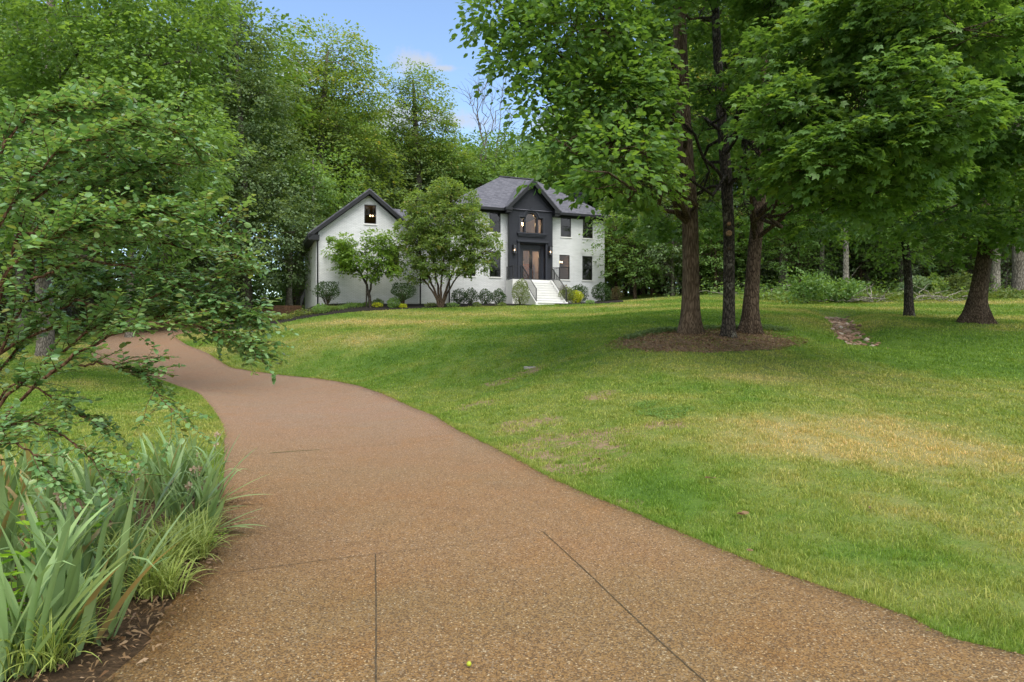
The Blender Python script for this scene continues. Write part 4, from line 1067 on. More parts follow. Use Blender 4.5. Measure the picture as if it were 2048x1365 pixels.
# --- trees further right
f4 = foot(1818, 633)
tree('slender_tree', 'slender tree with a thin dark trunk standing right of the stony ditch', f4,
     [(f4[0], f4[1], f4[2], .19)] + TP([(1816, 560, f4[1], 15), (1810, 480, f4[1], 14), (1806, 380, f4[1], 12), (1800, 250, f4[1], 10), (1795, 150, f4[1], 5)]),
     [E(1800,490,27,55,38), E(1850,440,27,75,45), E(1740,430,27,75,45), E(1800,370,27,90,55), E(1880,360,27,70,50), E(1700,350,28,70,50), E(1790,280,27,80,50)],
     'leaf_mid', 'bark_dark', n=800, per=16, size=.17, L=.75, tpl=KITE, seed=14, twigs=14, flare=.5)
f5 = foot(1951, 646)
tree('leaning_tree', 'big tree leaning right with a wide root flare, near the right edge of the lawn', f5,
     [(f5[0], f5[1], f5[2], .33)] + TP([(1955, 600, f5[1], 30), (1973, 500, f5[1], 27), (1976, 380, f5[1], 24), (1966, 250, f5[1], 22), (1960, 80, f5[1], 18), (1955, -200, f5[1], 8)]),
     [E(1900,330,20,90,45), E(1990,250,19,110,55), E(2060,330,20,110,50), E(1930,160,19,110,60), E(2040,130,18,120,70), E(1850,430,22,90,36), E(2000,420,23,90,34), E(2080,440,22,90,40), E(1960,20,19,140,70), E(2090,0,18,140,90), E(1850,60,20,120,70), E(1930,480,24,60,26)],
     'leaf_maple', 'bark_brown', n=1700, per=16, size=.15, L=.65, tpl=MAPLE, seed=15, twigs=16, flare=.8, sides=20, zmin=6)
f6 = foot(2037, 592)
tree('tall_tree', 'straight tree at the right edge of the photo, behind the leaning tree', f6,
     [(f6[0], f6[1], f6[2], .32)] + TP([(2036, 500, f6[1], 20), (2035, 350, f6[1], 18), (2030, 100, f6[1], 14), (2030, -60, f6[1], 6)]),
     [E(2030,300,38,110,60), E(2100,200,38,110,90), E(1960,200,38,100,80), E(2040,80,38,140,90), E(2100,400,36,90,50), E(1990,400,38,60,34)],
     'leaf_mid', 'bark_grey', n=800, per=16, size=.22, L=1.0, seed=16, twigs=8)

# --- big tree behind the shrub on the left
f7 = foot(92, 712)
tree('spreading_tree', 'big spreading tree with drooping leafy limbs in the upper left corner', f7,
     [(f7[0], f7[1], f7[2], .34)] + TP([(90, 600, f7[1], 30), (82, 450, f7[1], 26), (72, 300, f7[1], 24), (84, 180, f7[1], 20), (100, 60, f7[1], 16), (110, -150, f7[1], 9)]),
     [E(60,90,20,140,90), E(200,40,19,130,80), E(180,150,19,120,60), E(300,110,18.5,100,60), E(290,210,18.5,110,55), E(370,190,18,70,60), E(370,290,18,75,55), E(250,300,19,100,50), E(110,260,20,110,60), E(330,370,19,90,60), E(300,450,20,100,50),
      E(20,200,19,100,80), E(360,60,19,90,60), E(300,-30,19,140,70), E(130,-70,20,170,80), E(-60,100,20,130,120), E(140,400,22,140,70), E(380,120,18.5,50,50), E(10,380,22,120,90)],
     'leaf_mid', 'bark_grey', n=2900, per=18, size=.15, L=.70, tpl=KITE, seed=17, twigs=16, gaps=.40, gs=1.6, droop=.5, flare=.4, sides=16)
f8 = foot(496, 634)
tree('dense_tree', 'tall dense dark green tree left of the garage gable', f8,
     [(f8[0], f8[1], f8[2], .36)] + TP([(494, 560, f8[1], 17), (490, 450, f8[1], 16), (486, 330, f8[1], 13), (478, 200, f8[1], 10), (470, 60, f8[1], 6), (468, 10, f8[1], 3)]),
     [E(495,545,f8[1]-1,75,42), E(575,525,f8[1]-2,62,45), E(420,520,f8[1]-2,70,45), E(600,455,f8[1]-2,45,50), E(530,460,f8[1]-3,85,60), E(440,440,f8[1]-2,80,60), E(560,385,f8[1]-1,70,50), E(470,350,f8[1]-2,85,60), E(540,310,f8[1],70,55),
      E(440,260,f8[1],60,55), E(500,230,f8[1],70,60), E(535,180,f8[1],45,50), E(470,150,f8[1],70,60), E(440,60,f8[1],60,50), E(490,60,f8[1],55,45), E(400,330,f8[1],60,60), E(390,120,f8[1],60,70), E(420,-10,f8[1],70,50)],
     'leaf_blue', 'bark_grey', n=3300, per=18, size=.20, L=.9, tpl=KITE, seed=18, twigs=8, gaps=.42, gs=1.3, flare=.4)
def far_tree(name, label, px, d, trunk, ells, leaf, bark, n, seed, size=.27, group=None, gaps=.5):
    x = (px - CX) / F * d; z = gz(x, d)
    q = TP(trunk); q = [(x, d, z, q[0][3] * 1.15)] + q
    return tree(name, label, (x, d, z), q, ells, leaf, bark, group, n=n, per=15, size=size, L=1.3, seed=seed, twigs=10, gaps=gaps, gs=.85, twig_r=.03)
far_tree('oak_tree', 'tall broad oak rising behind the garage gable, with pale green clumps against the sky', 637, 60, [(637,450,60,20),(640,330,60,16),(648,200,60,11),(655,100,60,5)],
     [E(650,110,60,75,50), E(720,190,60,48,45), E(600,170,60,55,50), E(660,200,59,80,50), E(700,260,60,60,45), E(590,250,60,60,45), E(650,290,59,80,50), E(730,320,60,50,40), E(570,330,60,60,45), E(640,370,59,80,45), E(700,400,60,70,40), E(560,120,62,30,35), E(690,120,60,45,40), E(750,390,62,60,40)],
     'leaf_yellow', 'bark_grey', 2300, 21)
far_tree('tulip_tree', 'tall tree with yellowish brown tinted top against the sky behind the house', 828, 66, [(838,350,66,14),(832,270,66,11),(828,200,66,7),(826,160,66,4)],
     [E(815,165,66,40,34), E(850,190,66,38,36), E(795,205,66,36,34), E(870,235,66,30,30), E(830,240,65,60,30), E(785,260,66,34,30), E(850,275,66,50,25), E(800,320,67,80,36), E(880,330,67,60,36)],
     'leaf_yellow', 'bark_grey', 1300, 22, .26)
# bare tree
xb = (968 - CX) / F * 72; zb_ = gz(xb, 72); tb = Tubes(); rb = np.random.default_rng(5)
for (pa_, pb_, w) in [((966,420),(958,150),10), ((966,330),(985,190),6), ((985,420),(1002,205),8), ((1000,300),(1022,230),4), ((962,260),(938,190),4), ((1000,420),(1040,290),6), ((975,300),(968,180),4), ((990,250),(1012,160),3), ((958,240),(975,150),3)]:
    a = np.array(P(*pa_, 72)); b = np.array(P(*pb_, 72)); c_ = curve(a, b, 0, 9, .18, rb) - np.array([xb, 72, zb_])
    tb.add(c_, np.linspace(w / F * 20, .02, 9), 6)
    for k in range(16):
        s = c_[rb.integers(3, 9)]; tb.add(curve(s, s + np.array([rb.normal(0, .9), rb.normal(0, .6), rb.uniform(.6, 2.0)]), 0, 4, .08, rb), [.022, .017, .012, .008], 4)
bt = thing('bare_tree', (xb, 72, zb_), 'leafless dead tree with fine bare twigs against the sky behind the house', 'tree')
tb.add(np.array([(0, 0, -.2), (.1, 0, 5), (-.1, 0, P(966, 420, 72).z - zb_)]), [.35, .3, .25], 8)
link('trunk', tb.mesh('trunk'), M['bark_grey'], bt)

# ------------------------------------------------------------------ woodland prototypes and their copies
def proto(seed, H, leaf, bark, n, size, low=.30, wide=.26, per=14, L=1.35):
    r = np.random.default_rng(seed); ells = []
    k = 11
    for i in range(k):
        t = low + (1 - low) * (i + .6) / k * .94; w = wide * H * math.sin(math.pi * min(1, .22 + .80 * (1 - (t - low) / (1 - low)))) ** .7 + .4
        for j in range(2 if i < k - 2 else 1):
            a = r.uniform(0, 6.283); q = r.uniform(.25, .75) * w if i < k - 2 else .1
            e = w * r.uniform(.45, .75)
            ells.append((q * math.cos(a), q * math.sin(a), t * H, e, e, e * r.uniform(.55, .8)))
    lean = r.normal(0, .02, 2) * H
    tr = [(0, 0, 0, H * .014 + .04), (lean[0] * .3, lean[1] * .3, H * .35, H * .011 + .02), (lean[0], lean[1], H * .9, .04)]
    name = 'understory_tree' if H < 10 else 'forest_tree'
    return tree(name, None, (0, 0, 0), tr, ells, leaf, bark, n=n, per=per, size=size, L=L, seed=seed, twigs=5, gaps=.5, gs=.9 if H > 10 else 2.0, twig_r=.02, sides=9)
tall = [proto(31, 20, 'leaf_mid', 'bark_grey', 1050, .33), proto(32, 20, 'leaf_dark', 'bark_brown', 1050, .33, .34), proto(33, 20, 'leaf_yellow', 'bark_grey', 950, .32, .38, .24),
        proto(34, 20, 'leaf_blue', 'bark_grey', 1050, .32, .28, .28), proto(35, 20, 'leaf_mid', 'bark_pale', 850, .33, .46, .22)]
small = [proto(41, 6, 'leaf_mid', 'bark_brown', 420, .17, .12, .36, 14, .62), proto(42, 6, 'leaf_yellow', 'bark_brown', 380, .17, .18, .36, 14, .62), proto(43, 6, 'leaf_blue', 'bark_grey', 420, .17, .10, .38, 14, .62)]
used = set(); LABELS = {}
def copy_tree(src, x, y, s, sz=1.0, rz=0.0, label='', group=None):
    if src.name in used:
        o = src.copy(); C.objects.link(o)
        for ch in src.children: c = ch.copy(); C.objects.link(c); c.parent = o
    else: o = src; used.add(src.name)
    o.location = (x, y, gz(x, y) - .05); o.scale = (s, s, s * sz); o.rotation_euler = (0, 0, rz)
    
    if label in LABELS and LABELS[label] != group: label = ('smaller ' if sz * s < .9 else 'larger ') + label
    LABELS[label] = group; o['label'] = label; o['category'] = 'tree'
    if group: o['group'] = group
    return o
SIL = ([-400, 380, 545, 560, 740, 770, 900, 940, 1110, 1180, 1300, 1500, 2600], [-150, -60, 70, 150, 210, 270, 262, 285, 255, 210, 60, -60, -150])
rt = np.random.default_rng(77); placed = [(f[0], f[1], 2.5) for f in (f1, f2, f3, f4, f5, f6, f7, f8)]
hc = H0 + HU * -6.5 + HV * 4
def free(x, y, gap):
    if any(math.hypot(x - a, y - b) < gap for a, b, g in placed): return False
    lx = (np.array([x, y]) - H0) @ HU; ly = (np.array([x, y]) - H0) @ HV
    return not (-21 < lx < 6.5 and -8 < ly < 13)
TINT = {'leaf_mid': 'mid green', 'leaf_dark': 'dark green', 'leaf_yellow': 'yellow green', 'leaf_blue': 'bluish green'}
WHERE = [(60, 'at the left edge of the photo'), (220, 'behind the low branches of the left shrub'), (390, 'above the far bend of the driveway'), (560, 'around the dense tree left of the garage'), (690, 'over the left half of the garage gable'),
         (830, 'over the right half of the garage gable'), (950, 'over the low roof beside the garage gable'), (1070, 'over the left half of the hipped roof'), (1215, 'over the right half of the hipped roof'),
         (1345, 'in the gap between house and shagbark tree'), (1480, 'just behind the shagbark trunk'), (1590, 'right of the three island trees'), (1740, 'over the stony ditch'), (1850, 'around the slender dark trunk'),
         (2000, 'around the leaning tree'), (2600, 'at the right edge of the photo')]
def where_label(pr, px, y, kind):
    lf = [c for c in pr.children if c.name.startswith('crown')][0].data.materials[0].name
    tint = {'mid_leaf': 'mid green', 'dark_leaf': 'dark green', 'yellow_green_leaf': 'yellow green', 'blue_green_leaf': 'bluish green'}[lf]
    w = next(t for lim, t in WHERE if px < lim)
    row = 'front' if y < 58 else ('middle' if y < 72 else ('back' if y < 86 else 'farthest'))
    lo = 0
    for lim, t in WHERE:
        if px < lim: break
        lo = lim
    frac = (px - lo) / (lim - lo); part = 'left part' if frac < .34 else ('middle' if frac < .67 else 'right part')
    if lo == 0: part = 'outermost' if px < 0 else 'inner'
    return f'{tint} {kind}, {row} row, {w}, {part}'
def scatter(n, x0, x1, y0, y1, gap, protos, label, group, hmul=(.86, 1.0), hmax=30, hmin=8, base=20.0, silf=True, wid=(.85, 1.15)):
    k = t = 0
    while k < n and t < n * 60:
        t += 1; x = rt.uniform(x0, x1); y = rt.uniform(y0, y1)
        if not free(x, y, gap): continue
        px = CX + x / y * F
        if px < -260 or px > 2320: continue
        if silf:
            top = EYE + (HY - np.interp(px, *SIL)) / F * y; h = (top - gz(x, y)) * rt.uniform(*hmul); h = min(h, hmax * rt.uniform(.8, 1))
            if h < hmin: continue
        else: h = rt.uniform(hmin, hmax)
        w = h / base * rt.uniform(*wid); pr = protos[rt.integers(len(protos))]
        copy_tree(pr, x, y, w, h / base / w, rt.uniform(0, 6.283), where_label(pr, px, y, 'bush' if base < 10 else 'tree'), group); placed.append((x, y, gap)); k += 1
scatter(20, -24, 14, 66, 84, 4.2, tall, 'leafy tree in the wood close behind the white house', 'trees close behind the house')
scatter(18, -40, 24, 84, 104, 5.5, tall, 'tall leafy tree deep in the wood behind the white house', 'trees deep behind the house')
scatter(14, 15, 34, 46, 66, 4.2, [tall[0], tall[2], tall[4], tall[3]], 'woodland tree with a bare lower trunk beyond the lawn, right of the house', 'woodland trees right of the house')
scatter(16, 24, 62, 42, 80, 5.0, [tall[0], tall[2], tall[4]], 'tall woodland tree beyond the lawn at the far right', 'woodland trees at the far right')
scatter(14, -46, -20, 50, 80, 4.8, [tall[1], tall[0], tall[3]], 'leafy tree in the shady wood left of the driveway', 'trees in the wood left of the driveway')
scatter(7, -34, -22, 34, 50, 5.0, [tall[1], tall[0]], 'dark shady tree beside the far bend of the driveway', 'trees beside the driveway bend', hmul=(.6, .85))
scatter(16, -26, 16, 62, 72, 2.6, small, 'low bushy understory tree just behind the white house', 'understory behind the house', silf=False, hmax=9, hmin=5, base=6.0)
for px, d_, hh, kk in [(1232,54,7.2,1),(1270,50,6.5,0),(1305,53,8.5,1),(1345,49,6.8,2),(1400,52,8.0,1),(1432,48,6.0,0),(1478,50,7.5,1),(1500,49,6.5,2),(1600,44,5.2,0),(1655,49,8.2,2),(1722,48,7.0,0),
                       (1800,46,5.6,2),(1850,50,8.4,1),(1905,47,6.2,0),(1960,50,8.5,1),(2010,46,6.5,2),(2060,48,8.0,1),(1250,58,10,0),(1330,58,11,1),(1420,57,10.5,2),(1500,56,11,1),(1620,55,11,0),(1700,56,11.5,1),(1790,56,11,1),(1880,55,11,0),(1980,55,11.5,1)]:
    x_ = (px - CX) / F * d_; w_ = rt.uniform(.95, 1.2) * hh / 6
    copy_tree(small[kk], x_, d_, w_, hh / 6 / w_, rt.uniform(0, 6.28), where_label(small[kk], px, d_, 'understory tree').replace('front row', 'nearest row' if d_ < 52 else 'front row'), 'understory at the edge of the right woods'); placed.append((x_, d_, 1.6))
scatter(16, 12, 30, 52, 66, 2.6, small, 'low layered understory tree at the wood edge right of the house', 'understory right of the house', silf=False, hmax=8.5, hmin=4, base=6.0)
scatter(18, 26, 52, 46, 66, 2.8, small, 'low understory tree in the wood at the far right', 'understory at the far right', silf=False, hmax=8.5, hmin=3.5, base=6.0)
scatter(14, -44, -21, 38, 62, 2.8, [small[0], small[2]], 'low bushy understory tree in the wood left of the driveway', 'understory left of the driveway', silf=False, hmax=8, hmin=4, base=6.0)
# pale trunks one can tell apart
def lone(px, py, w, top, label, bark, lean=0, ellp=()):
    b = foot(px, py); d = b[1]
    return tree('woodland_tree', label, b, [(b[0], b[1], b[2], w / F * d / 2 * 1.2)] + TP([(px + lean * .3, py - (py - top) * .3, d, w), (px + lean, top, d, w * .75), (px + lean * 1.2, top - 160, d, w * .4)]),
         [E(px + lean, top - 40, d, 75, 55), E(px + lean - 50, top - 110, d, 70, 60), E(px + lean + 50, top - 100, d, 70, 60), E(px + lean, top - 190, d, 90, 70)] , 'leaf_yellow' if ellp else 'leaf_mid', bark, n=520, per=15, size=.24, L=1.1, seed=int(px), twigs=5, sides=10)
lone(1642, 588, 10, 470, 'pale straight trunk rising out of the two bushes right of the island', 'bark_pale', 3, 1)
lone(1692, 592, 11, 430, 'pale trunked tree directly behind the stony ditch', 'bark_pale', 0)
lone(1771, 583, 12, 420, 'pale trunk between the ditch and the slender tree, at the wood edge', 'bark_pale', 2, 1)
lone(1893, 580, 11, 440, 'short trunked pale tree just right of the slender tree', 'bark_pale', -2, 1)
lone(1937, 583, 15, 400, 'grey trunk seen just left of the leaning tree', 'bark_grey', 3)
lone(1990, 585, 16, 420, 'light patchy trunk close behind the leaning tree', 'bark_pale', 4, 1)
lone(1222, 575, 9, 400, 'slim pale trunk just right of the white house', 'bark_pale', 0, 1)
lone(1262, 577, 8, 420, 'thin woodland trunk between the house and the three trees', 'bark_grey', 2)
lone(1537, 583, 9, 430, 'thin trunk seen just right of the leaning maple', 'bark_dark', 0)
def plain_trunk(px, py, d, w, top, label):
    x = (px - CX) / F * d; z = gz(x, d)
    return tree('woodland_tree', label, (x, d, z), [(x, d, z, w / F * d / 2 * 1.5)] + TP([(px + 2, py - 30, d, w), (px + 3, (py + top) / 2, d, w * .9), (px + 4, top, d, w * .7), (px + 4, top - 120, d, w * .3)]),
        [E(px, top - 10, d, 60, 40), E(px - 30, top - 70, d, 60, 50), E(px + 34, top - 80, d, 60, 50)], 'leaf_mid', 'bark_pale', n=420, per=15, size=.24, L=1.1, seed=int(px), twigs=5, sides=10)
plain_trunk(622, 606, 50, 11, 440, 'pale trunk right beside the left corner of the garage')
plain_trunk(578, 608, 56, 9, 460, 'smaller pale trunk behind the timber retaining wall')

# dense far-off woodland
def far_woods():
    r = np.random.default_rng(9); n = 7600
    x = r.uniform(-150, 150, n); y = 104 + r.random(n) * 40 + np.abs(x) * -.12
    px = CX + x / y * F; top = np.minimum(EYE + (HY - np.interp(px, *SIL) - 30) / F * y, 26)
    z = terrain(x, y) + np.where(r.random(n) < .45, r.random(n) * 7, r.random(n) * np.maximum(top - 6, 3))
    c = np.stack([x, y, z], -1); o = norm(r.normal(0, 1, (n, 3)) * [1, 1, .3] + [0, -1, .1])
    p = spray_leaves(c, o, 3.0, 16, .9, KITE, r, .2, .3, .6)
    tag(leaf_object('distant_woods', [p], M['leaf_dark'], None), 'dense far-off woodland closing the view', 'woods', kind='stuff')
far_woods()
# ------------------------------------------------------------------ ornamental trees and shrubs by the house
def small_tree(name, label, px, py, d, stems, ells, leaf, bark, n, per, size, L, seed, tpl=KITE, gaps=.35, gs=2.6, droop=.3, tilt=.4, twigs=14):
    b = ground_at(px, py); x = (px - CX) / F * d; z = gz(x, d); base = np.array([x, d, z]); r = np.random.default_rng(seed)
    root = thing(name, (x, d, z), label, 'tree'); tb = Tubes()
    ends = []
    for pts in stems:
        p = np.array([tuple(P(a, c, d + e) ) for a, c, e, w in pts]); w = np.array([w_ for *_, w_ in pts]) / F * d / 2
        t = np.linspace(0, 1, 14); k = np.linspace(0, 1, len(p)); q = np.stack([np.interp(t, k, p[:, j]) for j in range(3)], -1)
        q[1:-1] += r.normal(0, .018, (12, 3)); q[0, 2] = min(q[0, 2], z - .05)
        tb.add(q - base, np.interp(t, k, w), 8); ends.append(q)
    p, o, ii = crown_points(ells, n, seed, gaps, gs, .45)
    allq = np.concatenate([e[6:] for e in ends])
    for i in range(len(ells)):
        for k in r.permutation(np.nonzero(ii == i)[0])[:twigs]:
            dd = np.linalg.norm(allq - p[k], axis=1) + (allq[:, 2] > p[k][2]) * 1.0; a = allq[int(np.argmin(dd + r.random(len(dd)) * .5))]
            tb.add(curve(a, p[k], .05, 5, .04, r) - base, np.linspace(.016, .005, 5), 4)
    link('trunk', tb.mesh('trunk'), M[bark], root)
    leaf_object('crown', [spray_leaves(p - base, o, L, per, size, tpl, r, droop, .12, tilt)], M[leaf], root)
    return root
dd_ = 41.6
small_tree('dogwood_tree', 'small two stemmed dogwood with airy layered leaves in front of the garage gable', 741, 611, dd_,
    [[(741,613,0,7),(738,592,0,6),(733,568,0,5),(722,548,.1,4),(706,528,.2,3),(690,505,.3,2)], [(741,612,0,6),(739,590,.1,5),(742,568,.1,4),(752,545,0,3),(765,518,-.1,2),(775,500,0,1)], [(733,568,0,3),(735,540,.3,2),(730,505,.4,1)]],
    [E(690,480,dd_,22,9,.9), E(672,505,dd_,30,9,1), E(705,500,dd_,28,10,1), E(655,498,dd_,18,7,.7), E(720,525,dd_,28,9,1), E(745,475,dd_,12,9,.7), E(765,490,dd_,24,12,.9), E(780,480,dd_,16,10,.8), E(755,515,dd_,26,10,.9), E(775,540,dd_,22,9,.8), E(735,550,dd_,18,8,.7), E(700,520,dd_,20,8,.8), E(690,535,dd_,18,6,.7)],
    'leaf_dogwood', 'bark_dark', 680, 16, .155, .42, 51, KITE, .25, 3.0, .35, .35, 8)
dd_ = 42.3
small_tree('crape_myrtle', 'rounded multi stemmed tree with fine leaves in front of the main house', 880, 611, dd_,
    [[(878,612,0,6),(872,590,0,5),(862,565,0,4),(848,530,0,3),(838,500,0,2)], [(880,612,0,6),(877,585,.1,5),(873,560,.1,4),(866,520,.2,3),(862,450,.2,2)], [(881,612,0,6),(882,585,0,5),(884,555,-.1,4),(888,510,0,3),(893,430,0,2)],
     [(883,612,0,6),(890,588,0,5),(897,565,0,4),(910,530,.1,3),(925,495,.1,2)], [(884,612,0,5),(896,585,.2,4),(908,562,.2,3),(930,538,.2,2),(955,520,.2,2)], [(878,612,-.1,5),(868,588,-.2,4),(853,566,-.2,3),(838,550,-.3,2)]],
    [E(885,385,dd_,32,22,1), E(850,410,dd_,36,26,1.1), E(915,400,dd_,36,26,1.1), E(880,435,dd_,60,34,1.5), E(935,440,dd_,40,26,1.2), E(830,455,dd_,34,24,1.1), E(960,475,dd_,32,18,1), E(905,480,dd_,60,28,1.5), E(850,490,dd_,46,26,1.3), E(940,510,dd_,44,18,1.1), E(820,515,dd_,24,20,.9),
     E(982,492,dd_,18,13,.6), E(870,525,dd_,40,16,1.1), E(905,535,dd_,36,14,1), E(835,550,dd_,18,10,.7), E(960,530,dd_,28,10,.8), E(900,370,dd_,18,12,.6), E(870,540,dd_,24,12,.7)],
    'leaf_yellow', 'bark_brown', 2300, 20, .14, .42, 52, KITE, .30, 2.6, .45, .6, 10)

def bush(name, label, px, py, wpx, hpx, leaf, n=900, size=.09, stems=0, d=None, shape='round', tpl=KITE, seed=1, cat='shrub', group=None, tilt=.5, bark='bark_brown', ry=None, lumps=.16):
    g = ground_at(px, py)
    if d is None: d = g.y
    x = (px - CX) / F * d; z = gz(x, d); r = np.random.default_rng(seed)
    rx = wpx / F * d / 2; H = hpx / F * d; ry = ry or rx
    root = thing(name, (x, d, z), label, cat, group)
    u = norm(r.normal(0, 1, (n, 3)))
    rad = (1 - .55 * r.random(n) ** 2.2) * (1 + lumps * gap3(u * 1.0, 4.2, seed))
    if shape == 'vase': c, h = H * .66, H * .36
    elif shape == 'tall': c, h = H * .52, H * .50
    else: c, h = H * .52, H * .50
    q = u * rad[:, None] * np.array([rx, ry, h])
    if shape == 'vase': q[:, :2] *= (.70 + .32 * np.clip((q[:, 2:3] + h) / (2 * h), 0, 1)); q[:, 2] = np.minimum(q[:, 2], h * .86)
    if shape == 'box': q = np.clip(q * 1.25, [-rx, -ry, -h], [rx, ry, h])
    q[:, 2] += c; q[:, 2] = np.maximum(q[:, 2], .03)
    D = u + r.normal(0, .55, u.shape); D[:, 2] += .35; N = u + r.normal(0, tilt, u.shape); N[:, 2] += .5
    V, Q, k = leaves(q, D, N, size * r.uniform(.6, 1.25, n), tpl)
    tone = np.clip(.25 + .45 * gap3(u, 6, seed + 5) * .5 + r.random(n) * .6, 0, 1)
    leaf_object('foliage', [(V, Q, k, np.repeat(tone, k))], M[leaf], root)
    tb = Tubes()
    for i in range(max(stems, 5)):
        a = r.uniform(0, 6.283); e = np.array([rx * .72 * math.cos(a) * r.uniform(.2, 1), ry * .72 * math.sin(a) * r.uniform(.2, 1), c + h * .4 * r.uniform(-.6, .8)])
        s = np.array([r.normal(0, .05), r.normal(0, .05), -.05]); p = curve(s, e, 0, 7, .02, r); p[:, :2] *= (np.linspace(0, 1, 7) ** 1.3)[:, None] * .5 + .5
        tb.add(p, np.linspace(.022 if stems else .012, .005, 7), 5)
    link('stem', tb.mesh('stem'), M[bark], root)
    return root
bush('shrub', 'dark vase shaped shrub at the left corner of the garage gable', 654, 614, 56, 52, 'leaf_box', 2600, .075, 22, 41.5, 'vase', seed=61)
bush('shrub', 'flat topped vase shrub with bare stems below, right of the dogwood', 806, 613, 52, 50, 'leaf_box', 2400, .075, 26, 42.0, 'vase', seed=62)
g_ = 'dark round shrubs in a row below the left windows'
bush('shrub', 'dark round shrub, leftmost of the row left of the steps', 918, 612, 32, 30, 'leaf_box', 1500, .08, 6, 45.6, seed=63, group=g_)
bush('shrub', 'dark round shrub, second of the row left of the steps', 942, 612, 30, 30, 'leaf_box', 1500, .08, 6, 45.9, seed=64, group=g_)
bush('shrub', 'dark round shrub, third of the row left of the steps', 972, 611, 28, 28, 'leaf_box', 1400, .08, 6, 46.2, seed=65, group=g_)
bush('shrub', 'dark round shrub in the row, the one nearest the steps', 998, 611, 26, 29, 'leaf_box', 1400, .08, 6, 46.5, seed=66, group=g_)
bush('tall_shrub', 'tall pale feathery shrub against the left side of the white steps', 1040, 611, 33, 50, 'leaf_feather', 3200, .07, 6, 44.3, 'tall', seed=67, ry=.9)
bush('shrub', 'pale fine leaved shrub right of the white steps', 1134, 609, 30, 34, 'leaf_feather', 2000, .07, 6, 46.2, seed=68)
bush('shrub', 'bronze tinged shrub tucked against the wall right of the steps', 1130, 600, 24, 36, 'leaf_bronze', 1300, .07, 6, 48.0, seed=69)
bush('shrub', 'dark green shrub behind the golden bush', 1158, 600, 32, 36, 'leaf_box', 1700, .09, 6, 48.9, seed=70)
bush('golden_bush', 'small bright yellow green bush right of the steps', 1152, 610, 29, 25, 'leaf_gold', 1300, .085, 5, 46.4, seed=71)
bush('shrub', 'dark green clipped shrub at the right corner of the house', 1203, 607, 36, 37, 'leaf_box', 2200, .09, 6, 48.9, seed=72)
bush('shrub', 'small brownish shrub just beyond the right corner of the house', 1234, 605, 25, 27, 'leaf_bronze', 1300, .07, 5, 50.0, seed=73)
bush('shrub', 'low leafy shrub left of the vase shaped shrub', 641, 625, 34, 17, 'leaf_mid', 900, .08, 4, 40.2, seed=74)
bush('shrub', 'small spiky dark shrub between dogwood and flat topped shrub', 756, 612, 20, 14, 'leaf_blue', 500, .10, 4, 42.4, seed=75)
bush('shrub', 'leafy dark shrub at the foot of the flat topped shrub', 788, 614, 26, 20, 'leaf_mid', 800, .09, 4, 41.8, seed=76)
for k, (px, py, w, h_, lf, lb) in enumerate([(755,616,18,9,'leaf_gold','yellow green clump of grass just right of the dogwood'), (806,617,14,8,'leaf_gold','small yellow green clump under the flat topped shrub'), (861,615,22,8,'leaf_weed','low pale clump left of the multi stemmed tree'),
        (905,615,26,8,'leaf_mid','low green clump right of the multi stemmed tree'), (954,614,16,8,'leaf_weed','low pale clump before the dark row'), (1004,613,16,7,'leaf_weed','tiny pale clump before the shrub nearest the steps'), (1180,608,18,6,'leaf_mid','low green clump before the right windows')]):
    bush('ground_cover_clump', lb, px, py, w, h_, lf, 260, .09, 0, None, seed=80 + k, cat='plant', ry=.35)
# variegated edging and ground cover along the mulch
def cover(name, label, pts, n, size, leaf, w, h, seed, cat='plants'):
    r = np.random.default_rng(seed); c = resample([xy(*q) for q in pts], 120)
    k = r.integers(0, 119, n); p = c[k] + (c[k + 1] - c[k]) * r.random((n, 1)); p = p + r.normal(0, w, p.shape)
    bumpy = .55 + .45 * np.sin(p[:, 0] * 3.1) * np.cos(p[:, 1] * 2.7 + 1)
    z = terrain(p[:, 0], p[:, 1]) + .02 + r.random(n) * h * bumpy
    D = r.normal(0, 1, (n, 3)); D[:, 2] = np.abs(D[:, 2]) * .8; N = r.normal(0, .5, (n, 3)); N[:, 2] += 1
    V, Q, kk = leaves(np.stack([p[:, 0], p[:, 1], z], -1), D, N, size * r.uniform(.6, 1.3, n), LANCE)
    tag(leaf_object(name, [(V, Q, kk)], M[leaf], None), label, cat, kind='stuff')
cover('edging_plants', 'pale variegated edging plants along the black mulch strip', [(505,650),(560,640),(610,630),(660,622),(668,620)], 4200, .13, 'leaf_feather', .30, .34, 91)
cover('ground_cover', 'low green ground cover on the mulch before the garage', [(665,621),(700,615),(730,612),(745,611)], 2200, .11, 'leaf_mid', .28, .26, 92)
cover('bed_edge_plants', 'low bluish plants around the back of the tree island', [(1262,680),(1275,672),(1310,668),(1355,664),(1420,660),(1440,660),(1480,659),(1540,660),(1575,664)], 7500, .07, 'leaf_blue', .13, .17, 93)
cover('weeds', 'tall weeds and grasses along the edge of the right woods', [(1530,600),(1590,600),(1690,601),(1780,600),(1860,598),(1950,596),(2060,594)], 9000, .20, 'leaf_weed', .9, .5, 94)
cover('woodland_undergrowth', 'low green undergrowth on the floor of the right woods', [(1240,585),(1330,583),(1440,584),(1530,590),(1700,588),(1850,586),(2060,584)], 20000, .22, 'leaf_mid', 2.4, 1.3, 95)
cover('shade_undergrowth', 'dark undergrowth in the wood beyond the driveway bend', [(-60,672),(40,668),(120,664),(200,652),(330,640),(450,628),(560,606)], 14000, .22, 'leaf_mid', 1.6, 1.1, 96)
